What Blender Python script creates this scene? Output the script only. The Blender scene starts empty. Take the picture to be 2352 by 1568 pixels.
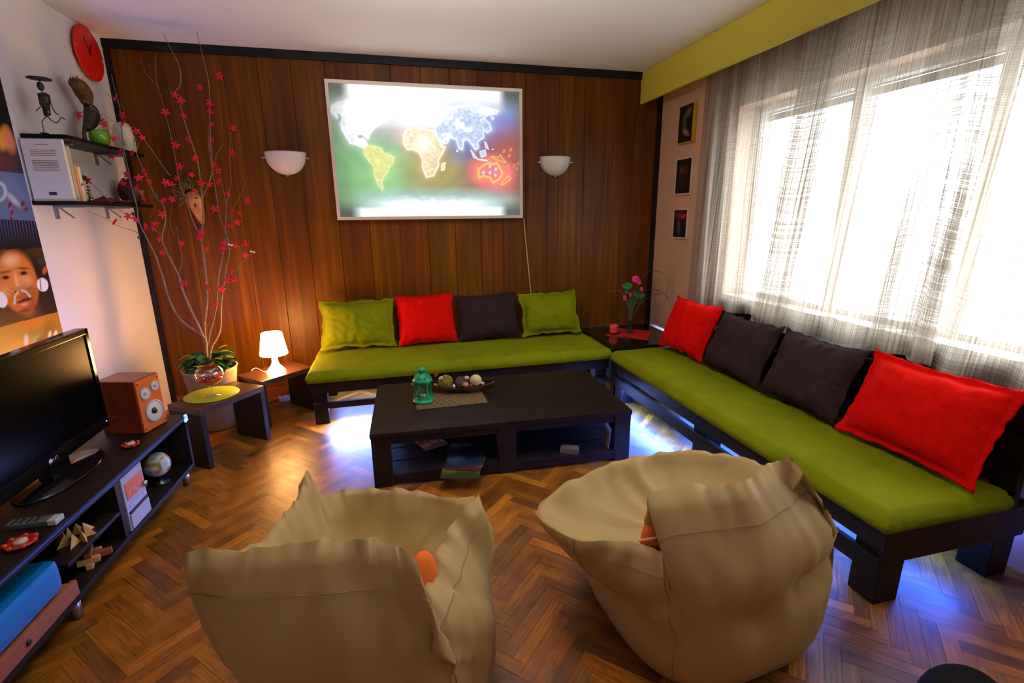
import bpy, bmesh, math, random
import numpy as np
from mathutils import Vector, Matrix, Euler, noise
random.seed(7)
R = math.radians
PI = math.pi
SC = bpy.context.scene
COL = SC.collection

# ------------------------------------------------------------------ camera
YAW, PIT, ROL = .2414, .2523, -.0107
CAM = Vector((1.7566, -4.213, 1.4349)); FPX = 1125.4
_f = Vector((math.sin(YAW)*math.cos(PIT), math.cos(YAW)*math.cos(PIT), -math.sin(PIT)))
_r = Vector((math.cos(YAW), -math.sin(YAW), 0)); _u = _r.cross(_f)
_r2 = _r*math.cos(ROL)+_u*math.sin(ROL); _u2 = -_r*math.sin(ROL)+_u*math.cos(ROL)
cam_d = bpy.data.cameras.new('camera'); cam = bpy.data.objects.new('camera', cam_d); COL.objects.link(cam)
m = Matrix((( _r2.x, _u2.x, -_f.x, CAM.x), (_r2.y, _u2.y, -_f.y, CAM.y), (_r2.z, _u2.z, -_f.z, CAM.z), (0, 0, 0, 1)))
cam.matrix_world = m
cam_d.sensor_fit = 'HORIZONTAL'; cam_d.sensor_width = 36; cam_d.lens = 36*FPX/2352; cam_d.clip_start = .05
SC.camera = cam

def at(px, py, ax, val):
    """measured point of the photograph on the plane ax = val"""
    d = _f + _r2*((px-1176)/FPX) - _u2*((py-784)/FPX)
    i = 'xyz'.index(ax)
    return CAM + d*((val-CAM[i])/d[i])

def to_px(x, y, z):
    dx, dy, dz = x-CAM.x, y-CAM.y, z-CAM.z
    w = dx*_f.x+dy*_f.y+dz*_f.z
    return 1176+FPX*(dx*_r2.x+dy*_r2.y+dz*_r2.z)/w, 784-FPX*(dx*_u2.x+dy*_u2.y+dz*_u2.z)/w

# ------------------------------------------------------------------ world, daylight, exposure
wd = bpy.data.worlds.new('world'); SC.world = wd; wd.use_nodes = True
wd.node_tree.nodes['Background'].inputs[0].default_value = (.86, .93, 1, 1)
wd.node_tree.nodes['Background'].inputs[1].default_value = 17.0
_wn = wd.node_tree.nodes; _wl = wd.node_tree.links          # bright overcast sky, darker ground below the horizon
_tc = _wn.new('ShaderNodeTexCoord'); _sx = _wn.new('ShaderNodeSeparateXYZ'); _mr = _wn.new('ShaderNodeMapRange')
_mr.inputs[1].default_value = -.35; _mr.inputs[2].default_value = .05; _mr.inputs[3].default_value = 4.0; _mr.inputs[4].default_value = 14.0
_wl.new(_tc.outputs['Generated'], _sx.inputs[0]); _wl.new(_sx.outputs[2], _mr.inputs[0]); _wl.new(_mr.outputs[0], _wn['Background'].inputs[1])
SC.view_settings.view_transform = 'Standard'; SC.view_settings.look = 'None'
CY = SC.cycles
CY.max_bounces = 6; CY.diffuse_bounces = 3; CY.glossy_bounces = 3; CY.transmission_bounces = 6; CY.transparent_max_bounces = 24
CY.caustics_reflective = False; CY.caustics_refractive = False; CY.sample_clamp_indirect = 4
SC.view_settings.gamma = 1; SC.view_settings.exposure = 0.0; SC.view_settings.use_curve_mapping = False

def area(name, loc, target, sx, sy, power, color, spread=180):
    l = bpy.data.lights.new(name, 'AREA'); l.shape = 'RECTANGLE'; l.size = sx; l.size_y = sy
    l.energy = power; l.color = color; l.spread = R(spread)
    o = bpy.data.objects.new(name, l); COL.objects.link(o); o.location = loc
    d = Vector(target)-Vector(loc)
    o.rotation_euler = d.to_track_quat('-Z', 'Y').to_euler()
    return o
def point(name, loc, power, color, rad=.03):
    l = bpy.data.lights.new(name, 'POINT'); l.energy = power; l.color = color; l.shadow_soft_size = rad
    o = bpy.data.objects.new(name, l); COL.objects.link(o); o.location = loc
    return o
DAY = (.93, .97, 1.0)
portal = area('window_portal', (4.46, -2.495, 1.485), (2.0, -2.495, 1.485), 2.92, 1.32, 1, DAY)
portal.data.cycles.is_portal = True
area('added_ceiling_uplight', (2.0, -2.6, 2.25), (2.0, -2.5, 2.6), .45, .45, 72, (.96, .94, 1), spread=160)  # added uplight above the view to brighten the ceiling; no fixture

# ------------------------------------------------------------------ helpers
def srgb(c):
    return tuple((v/12.92 if v <= .04045 else ((v+.055)/1.055)**2.4) for v in c)
def C8(r, g, b): return srgb((r/255, g/255, b/255))
MATS = {}
def mat(name, col=(.5, .5, .5), rough=.6, metal=0, emit=None, estr=0, noise_amt=0, nscale=20, stretch=(1, 1, 1), bump=0, bscale=60, bstretch=(1,1,1), sheen=0, trans=0, ior=1.45, coat=0, spec=.5, alpha=1, coord='Object', attr=None):
    if name in MATS: return MATS[name]
    mt = bpy.data.materials.new(name); mt.use_nodes = True; nt = mt.node_tree; N = nt.nodes; L = nt.links
    b = N['Principled BSDF']; b.inputs['Base Color'].default_value = (*col, 1)
    b.inputs['Roughness'].default_value = rough; b.inputs['Metallic'].default_value = metal
    b.inputs['Sheen Weight'].default_value = sheen; b.inputs['Transmission Weight'].default_value = trans
    b.inputs['IOR'].default_value = ior; b.inputs['Coat Weight'].default_value = coat
    b.inputs['Specular IOR Level'].default_value = spec; b.inputs['Alpha'].default_value = alpha
    if emit: b.inputs['Emission Color'].default_value = (*emit, 1); b.inputs['Emission Strength'].default_value = estr
    tc = N.new('ShaderNodeTexCoord')
    src = None
    if attr:
        at_ = N.new('ShaderNodeAttribute'); at_.attribute_name = attr; src = at_.outputs['Color']
        L.new(src, b.inputs['Base Color'])
    if noise_amt:
        mp = N.new('ShaderNodeMapping'); mp.inputs['Scale'].default_value = stretch; L.new(tc.outputs[coord], mp.inputs[0])
        nz = N.new('ShaderNodeTexNoise'); nz.inputs['Scale'].default_value = nscale; nz.inputs['Detail'].default_value = 5
        L.new(mp.outputs[0], nz.inputs['Vector'])
        mr = N.new('ShaderNodeMapRange'); mr.inputs[1].default_value = .3; mr.inputs[2].default_value = .7
        mr.inputs[3].default_value = 1-noise_amt; mr.inputs[4].default_value = 1+noise_amt
        L.new(nz.outputs['Fac'], mr.inputs[0])
        vm = N.new('ShaderNodeVectorMath'); vm.operation = 'SCALE'
        if src: L.new(src, vm.inputs[0])
        else: vm.inputs[0].default_value = col
        L.new(mr.outputs[0], vm.inputs['Scale']); L.new(vm.outputs[0], b.inputs['Base Color'])
    if bump:
        mp2 = N.new('ShaderNodeMapping'); mp2.inputs['Scale'].default_value = bstretch; L.new(tc.outputs[coord], mp2.inputs[0])
        nz2 = N.new('ShaderNodeTexNoise'); nz2.inputs['Scale'].default_value = bscale; nz2.inputs['Detail'].default_value = 4
        L.new(mp2.outputs[0], nz2.inputs['Vector'])
        bp = N.new('ShaderNodeBump'); bp.inputs['Strength'].default_value = bump; bp.inputs['Distance'].default_value = .01
        L.new(nz2.outputs['Fac'], bp.inputs['Height']); L.new(bp.outputs[0], b.inputs['Normal'])
    MATS[name] = mt
    return mt

class MB:
    """collects shapes, then links them as one mesh object"""
    def __init__(s): s.bm = bmesh.new()
    def box(s, c, d, rz=0, bev=.003, M=None, rx=0, ry=0):
        mx = Matrix.Translation(c) @ Euler((rx, ry, rz)).to_matrix().to_4x4()
        if M: mx = M @ mx
        t = bmesh.new(); bmesh.ops.create_cube(t, size=1)
        bmesh.ops.scale(t, vec=d, verts=t.verts)
        if bev:
            bmesh.ops.bevel(t, geom=t.edges[:], offset=min(bev, min(d)*.3), segments=2, affect='EDGES', profile=.7)
        t.transform(mx); s.merge(t); return s
    def merge(s, t):
        me = bpy.data.meshes.new('tmp'); t.to_mesh(me); t.free(); s.bm.from_mesh(me); bpy.data.meshes.remove(me)
    def tube(s, pts, r, n=8, cap=True, smooth=True):
        pts = [Vector(p) for p in pts]; k = len(pts)
        rs = r if isinstance(r, (list, tuple)) else [r]*k
        prev = None; rings = []
        nrm = None
        for i, p in enumerate(pts):
            a = pts[max(i-1, 0)]; b = pts[min(i+1, k-1)]; t = (b-a)
            if t.length < 1e-9: t = Vector((0, 0, 1))
            t.normalize()
            if nrm is None:
                nrm = t.orthogonal().normalized()
            else:
                nrm = (nrm-t*nrm.dot(t))
                nrm = nrm.normalized() if nrm.length > 1e-6 else t.orthogonal().normalized()
            bi = t.cross(nrm)
            rings.append([s.bm.verts.new(p+(nrm*math.cos(2*PI*j/n)+bi*math.sin(2*PI*j/n))*rs[i]) for j in range(n)])
        for i in range(k-1):
            for j in range(n):
                f = s.bm.faces.new((rings[i][j], rings[i][(j+1) % n], rings[i+1][(j+1) % n], rings[i+1][j])); f.smooth = smooth
        if cap:
            s.bm.faces.new(rings[0][::-1]); s.bm.faces.new(rings[-1])
        return s
    def lathe(s, prof, c=(0, 0, 0), n=32, M=None, close=False, sx=1, sy=1, a0=0, a1=2*PI):
        full = abs(a1-a0-2*PI) < 1e-6
        cnt = n if full else n+1
        rings = []
        for (r, z) in prof:
            ring = []
            for j in range(cnt):
                a = a0+(a1-a0)*j/n
                v = Vector((r*math.cos(a)*sx, r*math.sin(a)*sy, z))+Vector(c)
                if M: v = M @ v
                ring.append(s.bm.verts.new(v))
            rings.append(ring)
        for i in range(len(prof)-1):
            for j in range(n if full else n):
                q = [rings[i][j], rings[i][(j+1) % cnt], rings[i+1][(j+1) % cnt], rings[i+1][j]]
                try:
                    f = s.bm.faces.new(q); f.smooth = True
                except ValueError: pass
        if full:
            if prof[0][0] > 1e-5: s.bm.faces.new(rings[0][::-1])
            if prof[-1][0] > 1e-5: s.bm.faces.new(rings[-1])
        return s
    def sphere(s, c, r, sc=(1, 1, 1), seg=20, M=None):
        t = bmesh.new(); bmesh.ops.create_uvsphere(t, u_segments=seg, v_segments=max(6, seg//2), radius=r)
        for f in t.faces: f.smooth = True
        mx = Matrix.Translation(c) @ Matrix.Diagonal((*sc, 1))
        if M: mx = M @ mx
        t.transform(mx); s.merge(t); return s
    def poly(s, pts, th, M=None):
        """flat outline pts in XY thickened along Z"""
        a = [Vector((p[0], p[1], 0)) for p in pts]; b = [Vector((p[0], p[1], th)) for p in pts]
        if M: a = [M @ v for v in a]; b = [M @ v for v in b]
        va = [s.bm.verts.new(v) for v in a]; vb = [s.bm.verts.new(v) for v in b]
        s.bm.faces.new(va[::-1]); s.bm.faces.new(vb)
        k = len(va)
        for i in range(k): s.bm.faces.new((va[i], va[(i+1) % k], vb[(i+1) % k], vb[i]))
        return s
    def build(s, name, m, parent=None, tri=False):
        bmesh.ops.remove_doubles(s.bm, verts=s.bm.verts, dist=1e-6)
        bmesh.ops.recalc_face_normals(s.bm, faces=s.bm.faces)
        me = bpy.data.meshes.new(name); s.bm.to_mesh(me); s.bm.free()
        o = bpy.data.objects.new(name, me); COL.objects.link(o)
        if m: me.materials.append(m)
        if parent: o.parent = parent
        return o

def thing(name, label, cat, loc=(0, 0, 0), rz=0, group=None):
    o = bpy.data.objects.new(name, None); COL.objects.link(o); o.location = loc; o.rotation_euler = (0, 0, rz)
    o.empty_display_size = .05
    return tag(o, label, cat, group)
def tag(o, label, cat, group=None):
    o['label'] = label; o['category'] = cat
    if group: o['group'] = group
    return o
def struct(o): o['kind'] = 'structure'; return o
def bx(name, c, d, m, parent=None, **k): return MB().box(c, d, **k).build(name, m, parent)
def subsurf(o, lv=1):
    md = o.modifiers.new('s', 'SUBSURF'); md.levels = lv; md.render_levels = lv; return o
def copy_tree(o, parent=None):
    c = o.copy(); COL.objects.link(c); c.parent = parent
    for ch in list(o.children): copy_tree(ch, c)
    return c
def under(parent, *kids):
    """make parts into sub-parts of a part, staying where they are"""
    for k in kids: k.parent = parent; k.matrix_parent_inverse = parent.matrix_basis.inverted()
def frame_M(o, x, z):
    """matrix with local X = x, local Z = z at o"""
    x = Vector(x).normalized(); z = Vector(z).normalized(); y = z.cross(x).normalized(); x = y.cross(z)
    return Matrix(((x.x, y.x, z.x, o[0]), (x.y, y.y, z.y, o[1]), (x.z, y.z, z.z, o[2]), (0, 0, 0, 1)))

def painted(name, o, ux, uz, w, h, nx, ny, fn, mt, parent=None, n_off=0):
    """flat print: grid at o spanned by ux (w) and uz (h); fn(P, u, v) -> rgb array, stored per vertex"""
    o = np.array(o); ux = np.array(ux, float); uz = np.array(uz, float)
    u, v = np.meshgrid(np.linspace(0, 1, nx+1), np.linspace(0, 1, ny+1))
    P = o+u[..., None]*w*ux+v[..., None]*h*uz
    col = np.clip(fn(P, u, v), 0, None)
    me = bpy.data.meshes.new(name)
    V = P.reshape(-1, 3)
    idx = np.arange((nx+1)*(ny+1)).reshape(ny+1, nx+1)
    F = np.stack([idx[:-1, :-1], idx[:-1, 1:], idx[1:, 1:], idx[1:, :-1]], -1).reshape(-1, 4)
    me.from_pydata(V.tolist(), [], F.tolist())
    a = me.color_attributes.new('paint', 'FLOAT_COLOR', 'POINT')
    rgba = np.ones((V.shape[0], 4), np.float32); rgba[:, :3] = col.reshape(-1, 3)
    a.data.foreach_set('color', rgba.ravel())
    me.materials.append(mt)
    ob = bpy.data.objects.new(name, me); COL.objects.link(ob)
    if parent: ob.parent = parent
    return ob
def lin(c):
    c = np.asarray(c, float)/255; return np.where(c <= .04045, c/12.92, ((c+.055)/1.055)**2.4)
def blob(X, Y, cx, cy, rx, ry, rot=0, soft=.35):
    c, s = math.cos(rot), math.sin(rot)
    a = ((X-cx)*c+(Y-cy)*s)/rx; b = (-(X-cx)*s+(Y-cy)*c)/ry
    d = np.sqrt(a*a+b*b); return np.clip((1+soft/2-d)/soft, 0, 1)
def seg_d(X, Y, pts, closed=False):
    d = np.full(X.shape, 1e9); n = len(pts)
    for i in range(n if closed else n-1):
        x0, y0 = pts[i]; x1, y1 = pts[(i+1) % n]; dx, dy = x1-x0, y1-y0; q = dx*dx+dy*dy+1e-9
        t = np.clip(((X-x0)*dx+(Y-y0)*dy)/q, 0, 1)
        d = np.minimum(d, np.hypot(X-x0-t*dx, Y-y0-t*dy))
    return d
def inside(X, Y, pts):
    r = np.zeros(X.shape, bool); n = len(pts)
    for i in range(n):
        x0, y0 = pts[i]; x1, y1 = pts[(i+1) % n]
        c = ((y0 > Y) != (y1 > Y)) & (X < (x1-x0)*(Y-y0)/(y1-y0+1e-12)+x0)
        r ^= c
    return r
def vnoise(X, Y, s, seed=0, oct_=3):
    out = np.zeros(X.shape); amp = 1; tot = 0
    for o in range(oct_):
        rs = np.random.RandomState(seed+o*17); g = rs.rand(64, 64); x = X/s; y = Y/s
        xi = np.floor(x).astype(int); yi = np.floor(y).astype(int); fx = x-xi; fy = y-yi; fx = fx*fx*(3-2*fx); fy = fy*fy*(3-2*fy)
        a = g[xi % 64, yi % 64]; b = g[(xi+1) % 64, yi % 64]; c = g[xi % 64, (yi+1) % 64]; d = g[(xi+1) % 64, (yi+1) % 64]
        out += amp*((a*(1-fx)+b*fx)*(1-fy)+(c*(1-fx)+d*fx)*fy); tot += amp; amp *= .5; s /= 2
    return out/tot
def over(base, col, a): return base*(1-a[..., None])+lin(col)*a[..., None]

W, H, YF = 4.1693, 2.6, -5.2
# ------------------------------------------------------------------ materials
M_white_wall = mat('white_wall', C8(226, 218, 214), .85, noise_amt=.03, nscale=3, bump=.08, bscale=40)
M_pink_wall = mat('beige_wall', C8(214, 176, 148), .85, noise_amt=.03, nscale=3, bump=.08, bscale=40)
M_ceiling = mat('ceiling_paint', C8(243, 240, 240), .9, noise_amt=.02, nscale=2)
M_trim = mat('dark_trim', C8(24, 21, 18), .5, spec=.2, noise_amt=.3, nscale=12, bump=.2)
M_pelmet = mat('yellow_green_paint', C8(196, 186, 62), .55, noise_amt=.02, nscale=3)
M_black_wood = mat('black_stained_wood', C8(22, 14, 12), .42, spec=.3, noise_amt=.45, nscale=6, stretch=(1, 9, 9), bump=.25, bscale=10, bstretch=(1, 12, 12))
M_black_woodY = mat('black_stained_wood_along', C8(18, 12, 10), .45, spec=.25, noise_amt=.45, nscale=6, stretch=(9, 1, 9), bump=.25, bscale=10, bstretch=(12, 1, 12))
M_brown_top = mat('brown_veneer', C8(62, 34, 20), .35, noise_amt=.25, nscale=5, stretch=(8, 1, 8), coat=.25)
M_dark_brown = mat('dark_brown_laminate', C8(26, 18, 17), .4, spec=.3, noise_amt=.2, nscale=5, stretch=(8, 1, 8))
M_green = mat('green_velvet', C8(112, 120, 2), .85, spec=.15, noise_amt=.16, nscale=4, bump=.15, bscale=90)
M_red = mat('red_fabric', C8(222, 14, 5), .9, spec=.1, noise_amt=.08, nscale=30, bump=.3, bscale=160)
M_darkfab = mat('dark_brown_fabric', C8(44, 30, 31), .9, spec=.1, noise_amt=.12, nscale=30, bump=.2, bscale=160)
M_blackfab = mat('black_fabric', C8(18, 14, 14), .9, spec=.1, noise_amt=.1, nscale=30, bump=.2, bscale=120)
M_bean = mat('khaki_satin', C8(178, 148, 94), .5, spec=.3, noise_amt=.05, nscale=4, bump=.12, bscale=9)
M_beanseam = mat('khaki_seam', C8(150, 122, 78), .8)
M_orange = mat('orange_fabric', C8(238, 112, 22), .8, noise_amt=.08, nscale=30, bump=.2, bscale=100)
M_white = mat('white_gloss', C8(235, 232, 225), .35)
M_whitep = mat('white_plastic', C8(228, 228, 228), .4)
M_glass = None
M_black = mat('black_plastic', C8(14, 14, 16), .3)
M_blackmat = mat('black_matte', C8(16, 15, 16), .7)
M_metal = mat('brushed_metal', C8(170, 172, 178), .3, metal=1)
M_gold = mat('gold_metal', C8(190, 150, 60), .3, metal=1)
M_branch = mat('branch_bark', C8(128, 102, 76), .8, noise_amt=.3, nscale=40, bump=.4)
M_petal = mat('red_petal', C8(206, 14, 40), .7)
M_leaf = mat('dark_green_leaf', C8(26, 70, 30), .45, noise_amt=.3, nscale=20)
M_leafy = mat('yellow_green_leaf', C8(120, 140, 40), .5, noise_amt=.3, nscale=20)
M_teal = mat('green_enamel', C8(0, 138, 84), .38)
M_paper = mat('paper_white', C8(232, 228, 218), .8)

def wood_panel_mat():
    mt = bpy.data.materials.new('wood_panelling'); mt.use_nodes = True; nt = mt.node_tree; N = nt.nodes; L = nt.links
    b = N['Principled BSDF']; b.inputs['Roughness'].default_value = .4; b.inputs['Specular IOR Level'].default_value = .16; b.inputs['Coat Weight'].default_value = 0
    b.inputs['Coat Roughness'].default_value = .2
    tc = N.new('ShaderNodeTexCoord'); at_ = N.new('ShaderNodeAttribute'); at_.attribute_name = 'paint'
    mp = N.new('ShaderNodeMapping'); mp.inputs['Scale'].default_value = (26, 26, 1.1); L.new(tc.outputs['Object'], mp.inputs[0])
    nz = N.new('ShaderNodeTexNoise'); nz.inputs['Scale'].default_value = 1; nz.inputs['Detail'].default_value = 7; nz.inputs['Roughness'].default_value = .6
    nz.inputs['Distortion'].default_value = .25
    L.new(mp.outputs[0], nz.inputs['Vector'])
    mp2 = N.new('ShaderNodeMapping'); mp2.inputs['Scale'].default_value = (5, 5, .6); L.new(tc.outputs['Object'], mp2.inputs[0])
    nz2 = N.new('ShaderNodeTexNoise'); nz2.inputs['Scale'].default_value = 1; nz2.inputs['Detail'].default_value = 3; L.new(mp2.outputs[0], nz2.inputs['Vector'])
    ra = N.new('ShaderNodeValToRGB'); e = ra.color_ramp.elements
    e[0].position = .3; e[0].color = (*C8(54, 26, 1), 1); e[1].position = .72; e[1].color = (*C8(128, 72, 3), 1)
    m1 = e.new(.52); m1.color = (*C8(90, 45, 2), 1)
    mx = N.new('ShaderNodeMath'); mx.operation = 'MULTIPLY_ADD'; mx.inputs[1].default_value = .6
    L.new(nz.outputs['Fac'], mx.inputs[0]); m3 = N.new('ShaderNodeMath'); m3.operation = 'MULTIPLY'; m3.inputs[1].default_value = .4
    L.new(nz2.outputs['Fac'], m3.inputs[0]); L.new(m3.outputs[0], mx.inputs[2]); L.new(mx.outputs[0], ra.inputs[0])
    vm = N.new('ShaderNodeVectorMath'); vm.operation = 'MULTIPLY'; L.new(ra.outputs[0], vm.inputs[0]); L.new(at_.outputs['Color'], vm.inputs[1])
    L.new(vm.outputs[0], b.inputs['Base Color'])
    bp = N.new('ShaderNodeBump'); bp.inputs['Strength'].default_value = .12; bp.inputs['Distance'].default_value = .005
    L.new(nz.outputs['Fac'], bp.inputs['Height']); L.new(bp.outputs[0], b.inputs['Normal'])
    return mt
def parquet_mat():
    mt = bpy.data.materials.new('herringbone_parquet'); mt.use_nodes = True; nt = mt.node_tree; N = nt.nodes; L = nt.links
    b = N['Principled BSDF']; b.inputs['Roughness'].default_value = .36
    uv = N.new('ShaderNodeUVMap'); uv.uv_map = 'UVMap'
    at_ = N.new('ShaderNodeAttribute'); at_.attribute_name = 'tone'
    mp = N.new('ShaderNodeMapping'); mp.inputs['Scale'].default_value = (7, 130, 1); L.new(uv.outputs[0], mp.inputs[0])
    nz = N.new('ShaderNodeTexNoise'); nz.inputs['Scale'].default_value = 1; nz.inputs['Detail'].default_value = 6; nz.inputs['Roughness'].default_value = .65
    L.new(mp.outputs[0], nz.inputs['Vector'])
    tc = N.new('ShaderNodeTexCoord'); nz3 = N.new('ShaderNodeTexNoise'); nz3.inputs['Scale'].default_value = 9; nz3.inputs['Detail'].default_value = 6
    L.new(tc.outputs['Object'], nz3.inputs['Vector'])
    ra = N.new('ShaderNodeValToRGB'); e = ra.color_ramp.elements
    e[0].position = .25; e[0].color = (*C8(82, 44, 3), 1); e[1].position = .75; e[1].color = (*C8(182, 112, 20), 1)
    L.new(nz.outputs['Fac'], ra.inputs[0])
    vm = N.new('ShaderNodeVectorMath'); vm.operation = 'MULTIPLY'; L.new(ra.outputs[0], vm.inputs[0]); L.new(at_.outputs['Color'], vm.inputs[1])
    mr = N.new('ShaderNodeMapRange'); mr.inputs[1].default_value = .38; mr.inputs[2].default_value = .6; mr.inputs[3].default_value = .72; mr.inputs[4].default_value = 1.08
    L.new(nz3.outputs['Fac'], mr.inputs[0])
    v2 = N.new('ShaderNodeVectorMath'); v2.operation = 'SCALE'; L.new(vm.outputs[0], v2.inputs[0]); L.new(mr.outputs[0], v2.inputs['Scale'])
    L.new(v2.outputs[0], b.inputs['Base Color'])
    r2 = N.new('ShaderNodeMapRange'); r2.inputs[3].default_value = .26; r2.inputs[4].default_value = .5; L.new(nz3.outputs['Fac'], r2.inputs[0]); L.new(r2.outputs[0], b.inputs['Roughness'])
    bp = N.new('ShaderNodeBump'); bp.inputs['Strength'].default_value = .15; bp.inputs['Distance'].default_value = .003
    L.new(nz.outputs['Fac'], bp.inputs['Height']); L.new(bp.outputs[0], b.inputs['Normal'])
    return mt
def curtain_mat():
    mt = bpy.data.materials.new('sheer_woven_linen'); mt.use_nodes = True; nt = mt.node_tree; N = nt.nodes; L = nt.links
    N.remove(N['Principled BSDF']); out = N['Material Output']
    uv = N.new('ShaderNodeUVMap'); uv.uv_map = 'UVMap'
    sp = N.new('ShaderNodeSeparateXYZ'); L.new(uv.outputs[0], sp.inputs[0])
    def wave(sock, freq, lo, hi):
        a = N.new('ShaderNodeMath'); a.operation = 'MULTIPLY'; a.inputs[1].default_value = freq; L.new(sock, a.inputs[0])
        s = N.new('ShaderNodeMath'); s.operation = 'SINE'; L.new(a.outputs[0], s.inputs[0])
        r = N.new('ShaderNodeMapRange'); r.inputs[1].default_value = -1; r.inputs[2].default_value = 1; r.inputs[3].default_value = lo; r.inputs[4].default_value = hi
        L.new(s.outputs[0], r.inputs[0]); return r.outputs[0]
    wv = wave(sp.outputs[0], 2*PI/.011, 0, 1); wh = wave(sp.outputs[1], 2*PI/.009, 0, 1)
    mul = N.new('ShaderNodeMath'); mul.operation = 'MULTIPLY'; L.new(wv, mul.inputs[0]); L.new(wh, mul.inputs[1])
    mp = N.new('ShaderNodeMapping'); mp.inputs['Scale'].default_value = (90, .8, 1); L.new(uv.outputs[0], mp.inputs[0])
    nz = N.new('ShaderNodeTexNoise'); nz.inputs['Scale'].default_value = 1; nz.inputs['Detail'].default_value = 3; L.new(mp.outputs[0], nz.inputs['Vector'])
    mp2 = N.new('ShaderNodeMapping'); mp2.inputs['Scale'].default_value = (.8, 160, 1); L.new(uv.outputs[0], mp2.inputs[0])
    nz2 = N.new('ShaderNodeTexNoise'); nz2.inputs['Scale'].default_value = 1; nz2.inputs['Detail'].default_value = 2; L.new(mp2.outputs[0], nz2.inputs['Vector'])
    ad = N.new('ShaderNodeMath'); ad.operation = 'ADD'; L.new(nz.outputs['Fac'], ad.inputs[0]); L.new(nz2.outputs['Fac'], ad.inputs[1])
    fac = N.new('ShaderNodeMapRange'); fac.inputs[1].default_value = .75; fac.inputs[2].default_value = 1.3; fac.inputs[3].default_value = .90; fac.inputs[4].default_value = .52
    L.new(ad.outputs[0], fac.inputs[0])
    f2 = N.new('ShaderNodeMath'); f2.operation = 'MULTIPLY_ADD'; f2.inputs[1].default_value = -.22; L.new(mul.outputs[0], f2.inputs[0]); L.new(fac.outputs[0], f2.inputs[2])
    mp3 = N.new('ShaderNodeMapping'); mp3.inputs['Scale'].default_value = (5.5, .35, 1); L.new(uv.outputs[0], mp3.inputs[0])
    nz3 = N.new('ShaderNodeTexNoise'); nz3.inputs['Scale'].default_value = 1; nz3.inputs['Detail'].default_value = 2; L.new(mp3.outputs[0], nz3.inputs['Vector'])
    mr3 = N.new('ShaderNodeMapRange'); mr3.inputs[1].default_value = .35; mr3.inputs[2].default_value = .68; mr3.inputs[3].default_value = -.12; mr3.inputs[4].default_value = .26; L.new(nz3.outputs['Fac'], mr3.inputs[0])
    f2b = N.new('ShaderNodeMath'); f2b.operation = 'ADD'; L.new(f2.outputs[0], f2b.inputs[0]); L.new(mr3.outputs[0], f2b.inputs[1]); f2 = f2b
    # denser turned-up hem
    hem = N.new('ShaderNodeMath'); hem.operation = 'LESS_THAN'; hem.inputs[1].default_value = .035; L.new(sp.outputs[1], hem.inputs[0])
    f3 = N.new('ShaderNodeMath'); f3.operation = 'MULTIPLY_ADD'; f3.inputs[1].default_value = .22; f3.use_clamp = True; L.new(hem.outputs[0], f3.inputs[0]); L.new(f2.outputs[0], f3.inputs[2])
    ra = N.new('ShaderNodeValToRGB'); e = ra.color_ramp.elements
    e[0].position = .35; e[0].color = (*C8(112, 100, 84), 1); e[1].position = .65; e[1].color = (*C8(186, 176, 160), 1); L.new(nz.outputs['Fac'], ra.inputs[0])
    tr = N.new('ShaderNodeBsdfTransparent'); df = N.new('ShaderNodeBsdfDiffuse'); tl = N.new('ShaderNodeBsdfTranslucent')
    L.new(ra.outputs[0], df.inputs[0]); L.new(ra.outputs[0], tl.inputs[0])
    m1 = N.new('ShaderNodeMixShader'); m1.inputs[0].default_value = .66; L.new(df.outputs[0], m1.inputs[1]); L.new(tl.outputs[0], m1.inputs[2])
    m2 = N.new('ShaderNodeMixShader'); L.new(f3.outputs[0], m2.inputs[0]); L.new(tr.outputs[0], m2.inputs[1]); L.new(m1.outputs[0], m2.inputs[2])
    L.new(m2.outputs[0], out.inputs[0])
    return mt
def pane_mat(nm='window_glass', ior=1.45):
    mt = bpy.data.materials.new(nm); mt.use_nodes = True; nt = mt.node_tree; N = nt.nodes; L = nt.links
    N.remove(N['Principled BSDF']); tr = N.new('ShaderNodeBsdfTransparent'); gl = N.new('ShaderNodeBsdfGlossy'); gl.inputs['Roughness'].default_value = .02
    lw = N.new('ShaderNodeLayerWeight'); lw.inputs[0].default_value = .5; pw = N.new('ShaderNodeMath'); pw.operation = 'POWER'; pw.inputs[1].default_value = 4; L.new(lw.outputs['Facing'], pw.inputs[0]); fr = N.new('ShaderNodeMath'); fr.operation = 'MULTIPLY_ADD'; fr.inputs[1].default_value = .5; fr.inputs[2].default_value = (ior-1)**2/(ior+1)**2; L.new(pw.outputs[0], fr.inputs[0]); mx = N.new('ShaderNodeMixShader'); L.new(fr.outputs[0], mx.inputs[0]); L.new(tr.outputs[0], mx.inputs[1]); L.new(gl.outputs[0], mx.inputs[2])
    L.new(mx.outputs[0], N['Material Output'].inputs[0]); return mt
M_glass = pane_mat('thin_clear_glass', 2.1); M_panel = wood_panel_mat(); M_parquet = parquet_mat(); M_curtain = curtain_mat()
M_print = mat('print', rough=.35, attr='paint')
M_printmat = mat('print_matte', rough=.8, attr='paint')
def glow_print(name, k):
    mt = bpy.data.materials.new(name); mt.use_nodes = True; nt = mt.node_tree; b = nt.nodes['Principled BSDF']
    a = nt.nodes.new('ShaderNodeAttribute'); a.attribute_name = 'paint'
    b.inputs['Base Color'].default_value = (.02, .02, .02, 1); b.inputs['Roughness'].default_value = .3
    nt.links.new(a.outputs['Color'], b.inputs['Emission Color']); b.inputs['Emission Strength'].default_value = k
    return mt
M_lightbox = glow_print('backlit_print', 1.0)

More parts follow.
